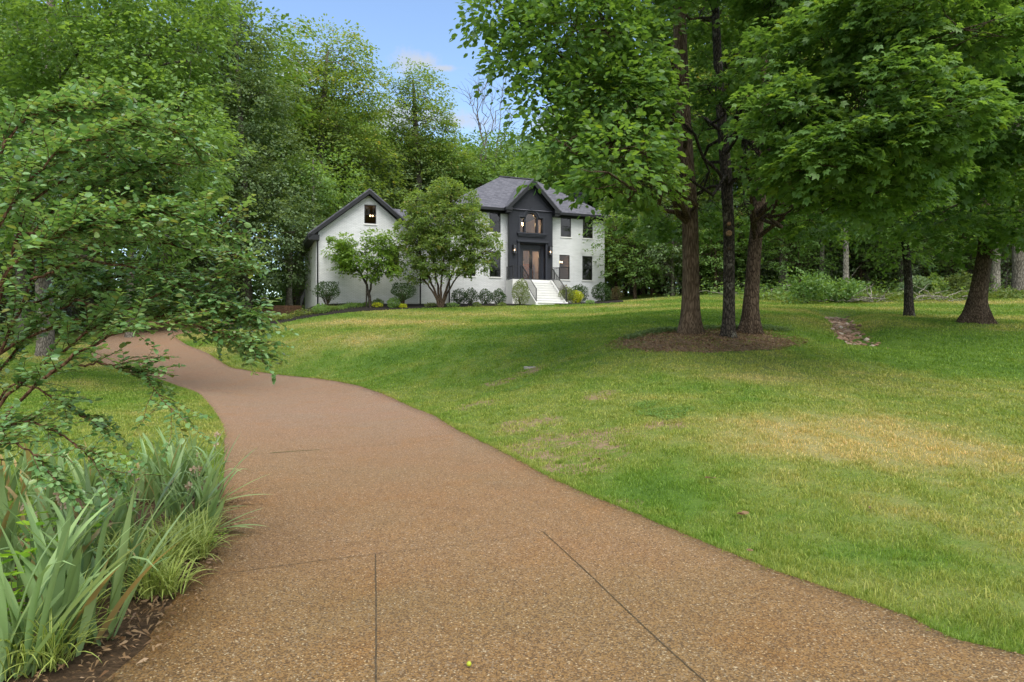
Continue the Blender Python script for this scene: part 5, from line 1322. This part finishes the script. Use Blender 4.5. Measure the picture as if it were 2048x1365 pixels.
for k, (px, py, w, h_, d_, lf, lb) in enumerate([(1616,611,78,56,36,'leaf_dark','dark bush with layered leaves, left of the two beside the pale trunk'), (1686,609,80,46,36.5,'leaf_dark','wide layered bush behind the head of the stony ditch'),
        (1828,600,50,38,38,'leaf_blue','grey green bush just right of the slender trunk'), (1868,600,34,40,38,'leaf_yellow','yellow green upright bush between the slender and the leaning tree'), (1915,598,38,42,38.5,'leaf_feather','pale yellowish wispy bush left of the leaning tree')]):
    b_ = bush('woodland_bush', lb, px, py, w, h_, lf, 1500, .17, 8, d_, seed=100 + k, lumps=.55, tilt=.25)

# ------------------------------------------------------------------ the overhanging shrub at the left edge
def near_shrub():
    r = np.random.default_rng(33); base = np.array([-3.75, 4.25, gz(-3.75, 4.25)])
    root = thing('overhanging_shrub', tuple(base), 'large near shrub with small oval leaves arching in from the left edge', 'shrub'); tb = Tubes()
    B0 = tuple(base)
    mains = [
        [(0,800,4.1),(100,722,4.1),(195,650,4.1),(300,600,4.2),(410,560,4.3),(500,545,4.4)],
        [(0,838,4.0),(90,752,3.9),(180,690,3.9),(280,648,4.0),(360,645,4.1),(440,660,4.2),(500,680,4.3),(530,700,4.3)],
        [(-20,760,4.2),(60,560,4.3),(150,500,4.3),(280,478,4.4),(400,500,4.5),(485,520,4.6)],
        [(-30,700,4.2),(40,450,4.2),(60,400,4.2),(160,340,4.2),(230,292,4.3),(330,250,4.4),(395,285,4.5)],
        [(-40,600,4.0),(0,300,4.0),(60,225,4.0),(150,222,4.1),(215,205,4.2)],
        [(-40,640,4.4),(30,520,4.4),(100,420,4.5),(210,360,4.6),(330,325,4.7),(400,330,4.7)],
        [(-10,860,3.8),(60,840,3.8),(140,880,3.8),(215,940,3.8)],
        [(100,745,4.0),(200,725,4.0),(290,752,4.0),(352,822,4.0)],
        [(-40,930,3.6),(0,880,3.6),(60,900,3.6),(110,960,3.6)],
        [(150,600,4.3),(300,640,4.4),(430,605,4.5),(520,640,4.6)],
        [(40,470,4.1),(200,455,4.0),(330,425,4.1),(470,470,4.2)],
        [(-30,600,4.5),(60,610,4.6),(180,560,4.7),(330,545,4.8),(440,600,4.9)],
        [(-30,500,3.9),(40,380,3.9),(120,300,3.9),(200,270,4.0),(260,250,4.1)],
        [(0,700,4.5),(120,650,4.5),(260,610,4.6),(380,640,4.7),(470,670,4.7)],
        [(60,560,4.1),(170,520,4.1),(300,540,4.2),(420,590,4.3),(520,625,4.4)],
        [(-60,420,4.4),(20,340,4.4),(110,330,4.5),(240,310,4.6),(300,330,4.6)],
        [(-30,780,4.6),(80,640,4.6),(200,580,4.6),(320,590,4.7)],
        [(-40,850,4.2),(30,760,4.2),(120,800,4.2),(190,850,4.2)],
        [(0,560,3.7),(60,500,3.7),(130,470,3.7),(190,440,3.8)],
        [(-30,400,4.6),(60,280,4.6),(120,240,4.6),(160,215,4.6)],
        [(60,560,4.6),(150,430,4.6),(250,390,4.6),(330,380,4.7)]]
    cs, os_, LP, LD = [], [], [], []
    def twig(a, dir_, ln, rad, lvl):
        n = 6; dir_ = dir_ / np.linalg.norm(dir_); p = [np.array(a)]
        for i in range(n):
            dir_ = dir_ + r.normal(0, .10, 3) + np.array([0, 0, -.05]); dir_ /= np.linalg.norm(dir_); p.append(p[-1] + dir_ * ln / n)
        p = np.array(p); tb.add(p - base, np.linspace(rad, rad * .4, n + 1), 4)
        m_ = int(ln / .0180)
        for k in range(m_):
            t = (k + .8) / m_ * n; i = min(int(t), n - 1); q = p[i] + (p[i + 1] - p[i]) * (t - i); T = p[i + 1] - p[i]; T /= np.linalg.norm(T)
            s = np.cross(T, [0, 0, 1.]); s /= np.linalg.norm(s) + 1e-6; sg = 1 if k % 2 else -1
            dr = s * sg + T * .55 + r.normal(0, .28, 3); LP.append(q); LD.append(dr)
        return p
    for m_ in mains:
        m_ = [(a if a < 260 else 260 + (a - 260) * .90, b, c) for a, b, c in m_]
        p = np.array([tuple(P(a, b, c)) for a, b, c in m_])
        if m_[0][0] <= 0: p = np.vstack([base + [0, 0, -.05], base * [1, 1, 0] + (p[0] - base) * [.35, .35, 0] + [0, 0, base[2] + (p[0][2] - base[2]) * .5], p])
        k = np.linspace(0, 1, len(p)); t = np.linspace(0, 1, 40); q = np.stack([np.interp(t, k, p[:, j]) for j in range(3)], -1)
        for _ in range(3): q[1:-1] = (q[:-2] + q[1:-1] * 2 + q[2:]) / 4
        q[1:-1] += r.normal(0, .005, (38, 3)); r0 = .013 if m_[0][0] <= 0 else .008
        tb.add(q - base, np.linspace(r0, .0025, 40), 7)
        i0 = 12 if m_[0][0] <= 0 else 4
        for i in range(i0, 40):
            dens = (2.9 if i > 18 else 1.7) * (.45 if m_[-1][1] > 740 else 1)
            for _ in range(r.poisson(dens)):
                T = q[min(i + 1, 39)] - q[i - 1]; T /= np.linalg.norm(T)
                a = r.uniform(-1.1, 1.1); s = np.cross(T, [0, 0, 1.]); s /= np.linalg.norm(s) + 1e-6
                dr = T * .9 + s * math.sin(a) * 1.0 + np.array([0, 0, 1]) * r.normal(.26, .36)
                w = twig(q[i], dr, r.uniform(.10, .34), .0028, 1)
                if r.random() < .5: twig(w[2], dr + r.normal(0, .7, 3), r.uniform(.08, .2), .002, 2)
        twig(q[-1], q[-1] - q[-3], .18, .0025, 1)
    Cn = np.array(LP) - base; D = np.array(LD); n = len(Cn); N = np.zeros((n, 3)); N[:, 2] = 1; N += r.normal(0, .38, (n, 3))
    keep = (LPx := np.array(LP))[:, 2] > .15
    V, Q, k = leaves(Cn[keep], D[keep], N[keep], r.uniform(.030, .054, keep.sum()), OVAL)
    leaf_object('foliage', [(V, Q, k)], M['leaf_crape'], root)
    link('branches', tb.mesh('branches'), M['twig'], root)
    print('near shrub leaves', n)
near_shrub()

# ------------------------------------------------------------------ irises and their neighbours
class Strap:
    def __init__(s): s.V = []; s.Q = []; s.A = []; s.L = []; s.R = []; s.n = 0
    def add(s, base, az, lean, length, width, bend, rnd_, fold=.25, m=10, twist=0.0, tipbend=0.0, cols=3):
        """arching strap leaf: leaves the ground at angle lean from vertical and bends by `bend` along its length"""
        t = np.linspace(0, 1, m); ang = lean + bend * t ** 1.6 + tipbend * np.clip((t - .6) / .4, 0, 1) ** 1.2
        dl = length / (m - 1); h = np.array([math.cos(az), math.sin(az)])
        rr = np.r_[0, np.cumsum(np.sin(ang[:-1]) * dl)]; zz = np.r_[0, np.cumsum(np.cos(ang[:-1]) * dl)]
        cpt = np.stack([base[0] + h[0] * rr, base[1] + h[1] * rr, base[2] + zz], -1)
        w = width / 2 * np.clip(np.minimum(.55 + t * 2.2, 1.0) * (1 - np.clip((t - .45) / .55, 0, 1) ** 1.7), .03, 1)
        a2 = az + math.pi / 2 + twist * t
        sd_ = np.stack([np.cos(a2), np.sin(a2), np.zeros(m)], -1)
        nn = np.stack([-np.cos(ang) * h[0], -np.cos(ang) * h[1], np.sin(ang)], -1)
        cl = []
        for j, u in enumerate(np.linspace(-1, 1, cols)): cl.append(cpt + sd_ * (w * u)[:, None] + nn * (w * fold * abs(u))[:, None])
        G = np.stack(cl, 1)
        if base[2] >= 0 or True: G[..., 2] = np.maximum(G[..., 2], base[2] + .012)
        s.V.append(G.reshape(-1, 3)); i = np.arange(m - 1)[:, None]; j = np.arange(cols - 1)[None]
        s.Q.append((np.stack([i*cols + j, i*cols + j + 1, (i+1)*cols + j + 1, (i+1)*cols + j], -1) + s.n).reshape(-1, 4))
        s.A.append(np.tile(np.abs(np.linspace(-1, 1, cols)), m)); s.L.append(np.repeat(t, cols)); s.R.append(np.full(m * cols, rnd_)); s.n += m * cols
    def build(s, name, mat_, parent):
        me = np_mesh(name, np.concatenate(s.V), np.concatenate(s.Q), 4, True, {'across': np.concatenate(s.A), 'along': np.concatenate(s.L), 'rnd': np.concatenate(s.R)})
        return link(name, me, mat_, parent)
ri = np.random.default_rng(44)
def bedpoint(px, py):
    d = (EYE - .03) * F / (py - HY); return ((px - CX) / F * d, d, .03)
def iris(px, py, n, ln, label, az=None, stalk=None, lean=(-.75, .75), flop=0, seed=0, wd=.054):
    b = bedpoint(px, py); r = np.random.default_rng(seed + 500)
    root = thing('iris_plant', b, label, 'plant', 'irises beside the driveway'); S = Strap(); az = r.uniform(-.6, .6) if az is None else az
    for k in range(n):
        t = (k + r.uniform(-.3, .3)) / max(1, n - 1); le = lean[0] + (lean[1] - lean[0]) * t
        a = az + r.normal(0, .35); off = (r.normal(0, .035), r.normal(0, .035)); l_ = ln * 1.26 * r.uniform(.62, 1.08) * (1 - .18 * abs(le))
        if le < 0: a += math.pi; le = -le
        S.add((off[0], off[1], -.02), a, le * .8 + .03, l_, wd * r.uniform(.75, 1.2), r.uniform(.05, .85), r.random(), .22, 11, r.normal(0, .25), 1.8 * (r.random() < .20))
    for k in range(flop):
        S.add((r.normal(0, .03), r.normal(0, .03), 0), r.normal(-.05, .45), r.uniform(.95, 1.3), ln * r.uniform(.75, 1.05), wd * r.uniform(.7, 1), r.uniform(.2, .55), r.uniform(.4, 1), .2, 11, r.normal(0, .4))
    S.build('leaves', M['iris'], root)
    for sx in (stalk or []):
        top = P(sx[0], sx[1], b[1] + sx[2]); tp = np.array([top.x - b[0], top.y - b[1], top.z - b[2]])
        s0 = np.array([r.normal(0, .02), r.normal(0, .02), -.02]); p = curve(s0, tp, 0, 7, .006, r); tb = Tubes(); tb.add(p, np.linspace(.0055, .0035, 7), 6)
        so = link('flower_stalk', tb.mesh('flower_stalk'), M['stalk'], root)
        for j, (tt, sz) in enumerate([(1.0, .030), (.87, .026), (.70, .020)][:sx[3] if len(sx) > 3 else 2]):
            q = p[0] + (p[-1] - p[0]) * tt; m_ = 16; u = norm(r.normal(0, 1, (m_, 3)) * [1, 1, .8]); 
            V, Q, kk = leaves(q + u * sz * .35 + [r.normal(0, .012), r.normal(0, .012), 0], u + [0, 0, .3], np.cross(u, r.normal(0, 1, (m_, 3))), sz * r.uniform(.6, 1.2, m_), OVAL)
            leaf_object('wilted_bloom', [(V, Q, kk)], M['wilted'], so)
    return root
near = [
 (196,1282,9,.78,'large iris fan with broad leaves leaning right over bare dirt, nearest the driveway edge',.15,[(152,1165,.05,3)]),
 (60,1345,8,.82,'iris at the bottom left corner with one long leaf arching right',.2,None), (10,1350,7,.80,'iris at the very bottom left corner of the photo',.8,None),
 (120,1300,8,.72,'iris just left of the broad leaning fan, in the front row',-.5,None), (20,1255,8,.76,'iris at the left edge, below the bright leafy plant',.4,None),
 (100,1215,7,.70,'iris in front of the bright leafy plant',.9,[(140,1085,0,3)]), (165,1195,8,.66,'iris behind the broad leaning fan',-.2,[(120,985,.1,3)]),
 (250,1190,7,.56,'short iris between the broad fan and the striped grasses',.3,None), (60,1150,8,.66,'iris rising behind the bright leafy plant',.1,[(66,1010,0,2)]),
 (0,1150,8,.70,'iris at the left edge, beside the bright leafy plant',-.7,None), (130,1115,8,.62,'iris in the middle of the bed, left of the striped grasses',.5,[(118,1000,.1,1)]),
 (205,1105,8,.60,'iris directly left of the striped grasses',-.4,None), (275,1080,8,.58,'iris just behind the striped grasses',.2,[(268,945,.05,3)]),
 (30,1075,8,.62,'iris near the left edge, in the middle row',.7,None), (100,1050,8,.58,'iris in the middle row, left part',-.3,None), (180,1040,8,.56,'iris in the middle row between the two small gaps',.6,None)]
for k, (px, py, n, ln, lb, az, sk) in enumerate(near): iris(px, py, n + 6, ln, lb, az, sk, seed=k)
far_ = [
 (322,1015,9,.62,'tall iris left of the driveway edge group, back row',.2,None,0), (355,1000,10,.66,'tallest upright iris of the back row',-.3,None,0), (392,992,9,.62,'upright iris at the driveway edge, back row',.4,[(400,908,.05,2)],0),
 (425,1010,8,.60,'iris at the driveway edge with leaves leaning over the aggregate',.1,[(434,872,.15,2)],3), (300,1000,9,.60,'iris at the left end of the back row clump',-.5,None,0), (345,1040,8,.55,'iris in front of the tallest upright one',.6,[(385,940,0,1)],0),
 (395,1040,8,.55,'iris with flopped leaves lying on the driveway',.0,[(392,938,0,2)],4), (420,1065,6,.52,'low iris with pale leaves spilling on the driveway beside the striped grasses',-.1,None,4), (370,1068,7,.50,'low iris just above the striped grasses',.3,[(381,972,0,1)],1),
 (240,1005,8,.52,'iris in the back row, right of the small leafy sprout',.4,None,0), (180,990,8,.52,'iris in the back row, left of the small leafy sprout',-.2,None,0), (120,985,8,.54,'iris in the back row near the drooping shrub twigs',.5,None,0),
 (60,990,8,.54,'iris in the back row under the drooping shrub',-.4,None,0), (10,1000,8,.56,'iris in the back row at the left edge',.3,None,0), (330,960,8,.56,'iris at the rear of the upright group',.1,None,0), (380,962,8,.56,'rearmost iris against the lawn by the driveway edge',-.2,None,0)]
for k, (px, py, n, ln, lb, az, sk, fl_) in enumerate(far_): iris(px, py, n + 6, ln, lb, az, sk, seed=40 + k, flop=fl_, lean=(-.45, .6), wd=.052)
def liriope(px, py, n, ln, label, seed):
    b = bedpoint(px, py); r = np.random.default_rng(seed + 900); root = thing('striped_grass', b, label, 'plant', 'yellow striped grass clumps'); S = Strap()
    for k in range(n):
        S.add((r.normal(0, .03), r.normal(0, .03), -.01), r.uniform(0, 6.283), r.uniform(.05, .8), ln * r.uniform(.6, 1.1), .0105 * r.uniform(.8, 1.2), r.uniform(.9, 2.1), r.random(), .3, 9, 0, 0, 5)
    S.build('leaves', M['liriope'], root)
for k, (px, py, n, ln, lb) in enumerate([(335,1150,60,.34,'striped grass clump nearest the camera at the driveway edge'), (372,1110,60,.32,'large striped grass clump spilling toward the driveway'), (400,1085,50,.30,'striped grass clump below the flopped iris leaves'),
        (318,1110,55,.32,'striped grass clump left of the spilling one'), (288,1150,50,.32,'striped grass clump right of the short iris'), (352,1075,45,.30,'striped grass clump at the back, below the low iris'),
        (105,1335,45,.32,'striped grass clump at the bottom left, between irises'), (160,1250,40,.30,'striped grass clump under the wilted flower stalk'), (225,1140,40,.30,'striped grass clump at the left end of the main patch'), (255,1120,40,.30,'striped grass clump in the middle of the bed'), (30,1345,40,.32,'striped grass clump at the bottom left corner'), (396,1118,50,.32,'striped grass clump lying out over the driveway edge'), (340,1190,45,.30,'small striped grass clump below the spilling one, on bare dirt'), (300,1195,45,.34,'striped grass clump beside the broad leaning iris')]):
    liriope(px, py, n + 25, ln * 1.2, lb, k)
def leafy(px, py, h, n, size, label, seed, sp=.16):
    b = bedpoint(px, py); r = np.random.default_rng(seed); root = thing('leafy_plant', b, label, 'plant'); tb = Tubes(); Cn, D = [], []
    for k in range(n):
        a = r.uniform(0, 6.283); e = np.array([math.cos(a) * sp * r.random(), math.sin(a) * sp * r.random(), h * r.uniform(.6, 1.05)]); p = curve((0, 0, -.02), e, 0, 6, .01, r); tb.add(p, np.linspace(.004, .002, 6), 5)
        for j in range(2, 6):
            q = p[j]
            for s in (0, math.pi): an = a + j * 1.57 + s; Cn.append(q); D.append((math.cos(an), math.sin(an), .15))
    n_ = len(Cn); N = np.zeros((n_, 3)); N[:, 2] = 1; N += r.normal(0, .25, (n_, 3))
    V, Q, k = leaves(np.array(Cn), np.array(D) + r.normal(0, .12, (n_, 3)), N, size * r.uniform(.6, 1.15, n_), OVAL)
    leaf_object('foliage', [(V, Q, k)], M['leaf_lime'], root); link('stem', tb.mesh('stem'), M['stalk'], root)
leafy(45, 1290, .62, 11, .085, 'bright lime green broad leaved plant among the front irises at the left edge', 1, .26)
leafy(95, 1200, .55, 6, .075, 'lime green leafy shoots beside the wilted flower stalks', 2, .16)
leafy(185, 1120, .34, 4, .065, 'small lime green sprout in the middle of the bed', 3, .10)
leafy(258, 985, .38, 4, .05, 'lime green leafy sprout at the back of the bed', 4, .08)
leafy(425, 1090, .12, 4, .045, 'low green sprout at the driveway edge beside the striped grasses', 5, .10)
# dry leaves littering the bed
def litter():
    r = np.random.default_rng(3); n = 3600; x = r.uniform(-3.9, -1.7, n); y = r.uniform(2.6, 6.8, n)
    k = inside(x, y, IRIS_BED); x, y = x[k], y[k]; ex = r.uniform(0, 1, 160); 
    q = np.array([bedpoint(200 + 180 * t + r.normal(0, 25), 1310 - 190 * t + r.normal(0, 18)) for t in ex]); x = np.r_[x, q[:, 0]]; y = np.r_[y, q[:, 1]]; n = len(x)
    z = terrain(x, y) + .05; D = r.normal(0, 1, (n, 3)); D[:, 2] *= .45; N = r.normal(0, .8, (n, 3)); N[:, 2] += 1
    V, Q, kk = leaves(np.stack([x, y, z], -1), D, N, r.uniform(.02, .065, n), (LANCE[0] * [.8, 1, 1.6], LANCE[1]))
    tag(leaf_object('leaf_litter', [(V, Q, kk)], M['dry'], None), 'brown dead leaves littering the dirt under the irises', 'leaf litter', kind='stuff')
litter()
def island_litter():
    r = np.random.default_rng(13); lo = TREE_BED.min(0) - .3; hi = TREE_BED.max(0) + .3; n = 9000; x = r.uniform(lo[0], hi[0], n); y = r.uniform(lo[1], hi[1], n)
    c_ = TREE_BED.mean(0); q = (np.stack([x, y], -1) - c_) * .93 + c_; k = inside(q[:, 0], q[:, 1], TREE_BED); x, y = x[k], y[k]; n = len(x)
    D = r.normal(0, 1, (n, 3)); D[:, 2] *= .25; N = r.normal(0, .5, (n, 3)); N[:, 2] += 1
    V, Q, kk = leaves(np.stack([x, y, terrain(x, y) + .035 + r.random(n) * .03], -1), D, N, r.uniform(.03, .10, n), LANCE)
    tag(leaf_object('mulch_chips', [(V, Q, kk)], M['dry'], None), 'loose bark chips and dry leaves on the mulch island', 'mulch', kind='stuff')
island_litter()
# clover patches and broad weeds in the lawn
def debris():
    r = np.random.default_rng(21); n = 420; x, y = [], []
    ok = inside(*(q := np.stack([r.uniform(-9, 4, 6000), r.uniform(3, 26, 6000)])), DRIVE_POLY); x, y = q[0][ok][:n], q[1][ok][:n]; n = len(x)
    near_edge = np.minimum(seg_dist(x, y, RE[::6]), seg_dist(x, y, LE[::6])); k = (near_edge < .5) | (r.random(n) < .25); x, y = x[k], y[k]; n = len(x)
    D = r.normal(0, 1, (n, 3)); D[:, 2] *= .15; N = r.normal(0, .3, (n, 3)); N[:, 2] += 1
    V, Q, kk = leaves(np.stack([x, y, terrain(x, y) + .038], -1), D, N, r.uniform(.010, .030, n), OVAL)
    tag(leaf_object('driveway_debris', [(V, Q, kk)], M['dry'], None), 'tiny dead leaves and grit scattered on the driveway', 'debris', kind='stuff')
debris()
def clover():
    r = np.random.default_rng(8); V_, = ([],)
    for px, py, rr, n in [(1335,828,.42,1500),(1025,780,.25,500),(1290,812,.25,500)]:
        p = ground_at(px, py); a = r.uniform(0, 6.283, n); q = rr * np.sqrt(r.random(n)) * (1 + .3 * np.sin(3 * a)); x = p.x + q * np.cos(a); y = p.y + q * np.sin(a)
        z = terrain(x, y) + .02 + r.random(n) * .03; D = r.normal(0, 1, (n, 3)); D[:, 2] *= .2; N = r.normal(0, .3, (n, 3)); N[:, 2] += 1
        V_.append(leaves(np.stack([x, y, z], -1), D, N, r.uniform(.015, .03, n), OVAL))
    tag(leaf_object('clover', V_, M['leaf_mid'], None), 'darker clover patches in the thin part of the lawn', 'clover', kind='stuff')
clover()

# ------------------------------------------------------------------ small things
def rock_mesh(name, r, size, seed):
    me = bpy.data.meshes.new(name); b = bmesh.new(); bmesh.ops.create_icosphere(b, subdivisions=2, radius=1)
    g = np.random.default_rng(seed)
    P0 = np.array([v.co for v in b.verts]); k = 1 + .22 * gap3(P0, 1.8, seed)
    for v, s in zip(b.verts, k): v.co = v.co * float(s)
    for v in b.verts: v.co.x *= size[0]; v.co.y *= size[1]; v.co.z *= size[2]
    b.to_mesh(me); b.free(); return me
def creek_stones():
    r = np.random.default_rng(6); V, Q, n = [], [], 0; c = resample(CREEK, 100)
    tri = []
    for i in range(420):
        k = r.integers(0, 99); t = k / 99; p = c[k] + r.normal(0, .17 + .10 * t, 2); s = r.uniform(.035, .11)
        b = bmesh.new(); bmesh.ops.create_icosphere(b, subdivisions=1, radius=1); P0 = np.array([v.co for v in b.verts]); F_ = np.array([[v.index for v in f.verts] for f in b.faces]); b.free()
        P0 = P0 * (1 + r.uniform(-.25, .25, (len(P0), 1))) * [s * r.uniform(.8, 1.5), s, s * r.uniform(.45, .8)]
        a = r.uniform(0, 6.28); ca, sa = math.cos(a), math.sin(a); P0 = np.stack([P0[:, 0] * ca - P0[:, 1] * sa, P0[:, 0] * sa + P0[:, 1] * ca, P0[:, 2]], -1)
        V.append(P0 + [p[0], p[1], gz(*p) + s * .05]); Q.append(F_ + n); n += len(P0); tri.append(np.full(len(P0), r.random()))
    m, t, out = mat('creek_stone'); h = NT(t)
    col = h.ramp(h.attr('rnd'), [(0, (.12, .075, .05)), (.5, (.24, .15, .10)), (.85, (.33, .24, .18)), (1, (.42, .38, .33))]); h.l(h.bsdf(col, .8, .2, h.bump(h.noise(h.coord(), 20), .4, .02)), out.inputs[0])
    o = link('ditch_stones', np_mesh('ditch_stones', np.concatenate(V), np.concatenate(Q), 3, False, {'rnd': np.concatenate(tri)}), m)
    tag(o, 'reddish brown and grey stones lining the shallow drainage ditch', 'stones', kind='stuff')
creek_stones()
p = ground_at(1061, 736); cv = thing('valve_box', tuple(p), 'grey concrete utility box lid set flush in the lawn', 'utility cover', rz=.2)
MB().box(-.17, .17, -.12, .12, -.05, .035).build('frame', M['concrete'], cv, .01); MB().box(-.07, .09, -.06, .07, .030, .042).build('lid', M['darkhole'], cv)
p = on_drive(938, 1333); fr = MB().tube([(0, 0, 0), (0, 0, .004), (0, 0, .012), (0, 0, .02), (0, 0, .024)], [.002, .010, .0125, .009, .002], 12).build('fallen_fruit', M['fruit'], None, smooth=True)
fr.location = p; tag(fr, 'single yellow green fruit lying on the driveway near the bottom', 'fruit')
def dry_leaf(px, py, size, label, seed, z=None):
    r = np.random.default_rng(seed); q = ground_at(px, py) if z is None else on_drive(px, py)
    c_ = np.zeros((3, 3)); D = r.normal(0, 1, (3, 3)); D[:, 2] = .15; N = r.normal(0, .3, (3, 3)); N[:, 2] += 1
    o = leaf_object('dry_leaf', [leaves(c_, D, N, np.array([1, .8, .6]) * size, OVAL)], M['dry'], None); o.location = (q.x, q.y, q.z + (.045 if z is None else .008)); tag(o, label, 'leaf')
dry_leaf(1490, 1040, .10, 'curled tan dead leaf on the grass right of the driveway', 1); dry_leaf(1421, 965, .09, 'small orange brown dead leaf on the lawn', 2)
dry_leaf(1195, 925, .06, 'pale dead leaf beside the bare soil patch', 3); dry_leaf(420, 1142, .035, 'small dark curled leaf on the driveway beside the striped grasses', 4, 1); dry_leaf(1740, 1025, .05, 'small pale scrap of leaf lying on the yellow grass', 5)
dry_leaf(1500, 1115, .06, 'small reddish dead leaf near the driveway edge', 6)
# timber retaining wall with the driveway court behind it
def at(px, py, d): q = P(px, py, d); return q
wl = thing('retaining_wall', (P(540, 620, 47).x, 47.0, 2.4), 'low retaining wall of stacked brown timbers left of the garage', 'wall'); o_ = np.array([P(540, 620, 47).x, 47.0, 2.4])
for (a, b, za, zb2) in [(468, 548, 3.78, 2.3), (548, 604, 3.98, 2.3)]:
    for k in range(6):
        z = za - .19 * k - .1; y_ = 47.0 if a < 500 else 45.6
        A_ = P(a, 620, y_ + rt.uniform(-.02, .02)); B_ = P(b, 620, y_); MB().bar((A_.x - o_[0], A_.y - o_[1], z - o_[2]), (B_.x - o_[0], B_.y - o_[1], z - o_[2]), .18, .178).build('timber', M['timber'], wl, .012)
hr = thing('stair_rail', (P(609, 612, 44).x, 44.0, P(0, 622, 44).z), 'black sloped railing panel at the end of the timber wall', 'railing'); o2 = Vector(hr.location)
m_ = MB(); A_ = P(602, 612, 44) - o2; B_ = P(609, 594, 46) - o2; m_.bar(A_, A_ + Vector((0, 0, .55)), .05).bar(B_ , B_ + Vector((0, 0, .55)), .05).bar(A_ + Vector((0, 0, .5)), B_ + Vector((0, 0, .5)), .05)
for k in range(1, 9): q = A_.lerp(B_, k / 9); m_.bar(q, q + Vector((0, 0, .5)), .02)
m_.build('panel', M['frame'], hr)
# pile of fallen branches and sticks
def sticks(px, py, n, ln, label, seed, spread=.8, name='brush_pile'):
    r = np.random.default_rng(seed); q = ground_at(px, py); tb = Tubes()
    for k in range(n):
        a = np.array([r.normal(0, spread), r.normal(0, spread * .4), r.uniform(.02, .25)]); d_ = norm(np.array([r.normal(0, 1), r.normal(0, .6), r.normal(0, .28)])); b = a + d_ * ln * r.uniform(.4, 1); b[2] = abs(b[2]); tb.add(curve(a, b, .05, 6, .04, r), np.linspace(.03, .01, 6), 5)
    o = link(name, tb.mesh(name), M['bark_pale']); o.location = q; tag(o, label, 'branches', kind=None)
sticks(1735, 606, 26, 1.6, 'heap of fallen grey branches right of the wide layered bush', 1)
sticks(1880, 604, 12, 2.2, 'thin fallen branches lying at the wood edge near the leaning tree', 2, 1.2, 'fallen_branches')
sticks(1570, 590, 30, 2.2, 'dark brush pile in the wood behind the leaning maple', 3, 1.5)
# neighbouring houses glimpsed through the trees
def neighbour(px, d, w, h, label, rz, wins, roof_h=3.2, matw='tan_brick'):
    x = (px - CX) / F * d; z = gz(x, d); h_ = thing('neighbour_house', (x, d, z), label, 'house', rz=rz)
    b = MB(); cells(b, -w/2, w/2, -1, lambda s: h, wins, 0); b.add([(-w/2,0,-1),(-w/2,9,-1),(-w/2,9,h),(-w/2,0,h),(w/2,0,-1),(w/2,9,-1),(w/2,9,h),(w/2,0,h)], [(0,1,2,3),(5,4,7,6),(1,5,6,2)])
    me = bpy.data.meshes.new('wall'); me.from_pydata(b.v, [], b.f); link('wall', me, M[matw], h_)
    MB().add([(-w/2-.4,-.4,h),(w/2+.4,-.4,h),(w/2+.4,9.4,h),(-w/2-.4,9.4,h),(-w/4,4.5,h+roof_h),(w/4,4.5,h+roof_h)], [(0,1,5,4),(1,2,5),(2,3,4,5),(3,0,4),(3,2,1,0)]).build('roof', M['shingle'], h_)
    for (a, c, e, f) in wins:
        m_ = MB(); frame_box(m_, a, c, e, f, .08, .02, .10); m_.box((a+c)/2-.03, (a+c)/2+.03, .02, .10, e+.08, f-.08)
        wn = m_.build('window', M['sill'], h_); MB().box(a+.08, c-.08, .10, .105, e+.08, f-.08).build('pane', M['glass'], wn); MB().add([(a,.5,e),(c,.5,e),(c,.5,f),(a,.5,f)], [(0,1,2,3)]).build('blind', M['blind'], wn)
for px, d, w, h, lb, rz in [(1565, 74, 10, 7.5, 'tan brick neighbour house glimpsed between the island trees and the bushes', .1), (1775, 70, 9, 3.4, 'low tan neighbour house with white framed windows behind the slender trunk', -.05)]:
    neighbour(px, d, w, h, lb, rz, [(-w/2+1.2,-w/2+2.4,.8,2.4),(-.7,.7,.6,2.6),(w/2-2.4,w/2-1.2,.8,2.4)] + ([(-w/2+1.2,-w/2+2.4,4,5.6),(-.7,.7,4,5.8),(w/2-2.4,w/2-1.2,4,5.6)] if h > 5 else []))
neighbour(375, 66, 7, 6.0, 'pale tan neighbour house glimpsed through the shrub at the left', .25, [(-.6,.6,1.0,2.6)], 2.6)
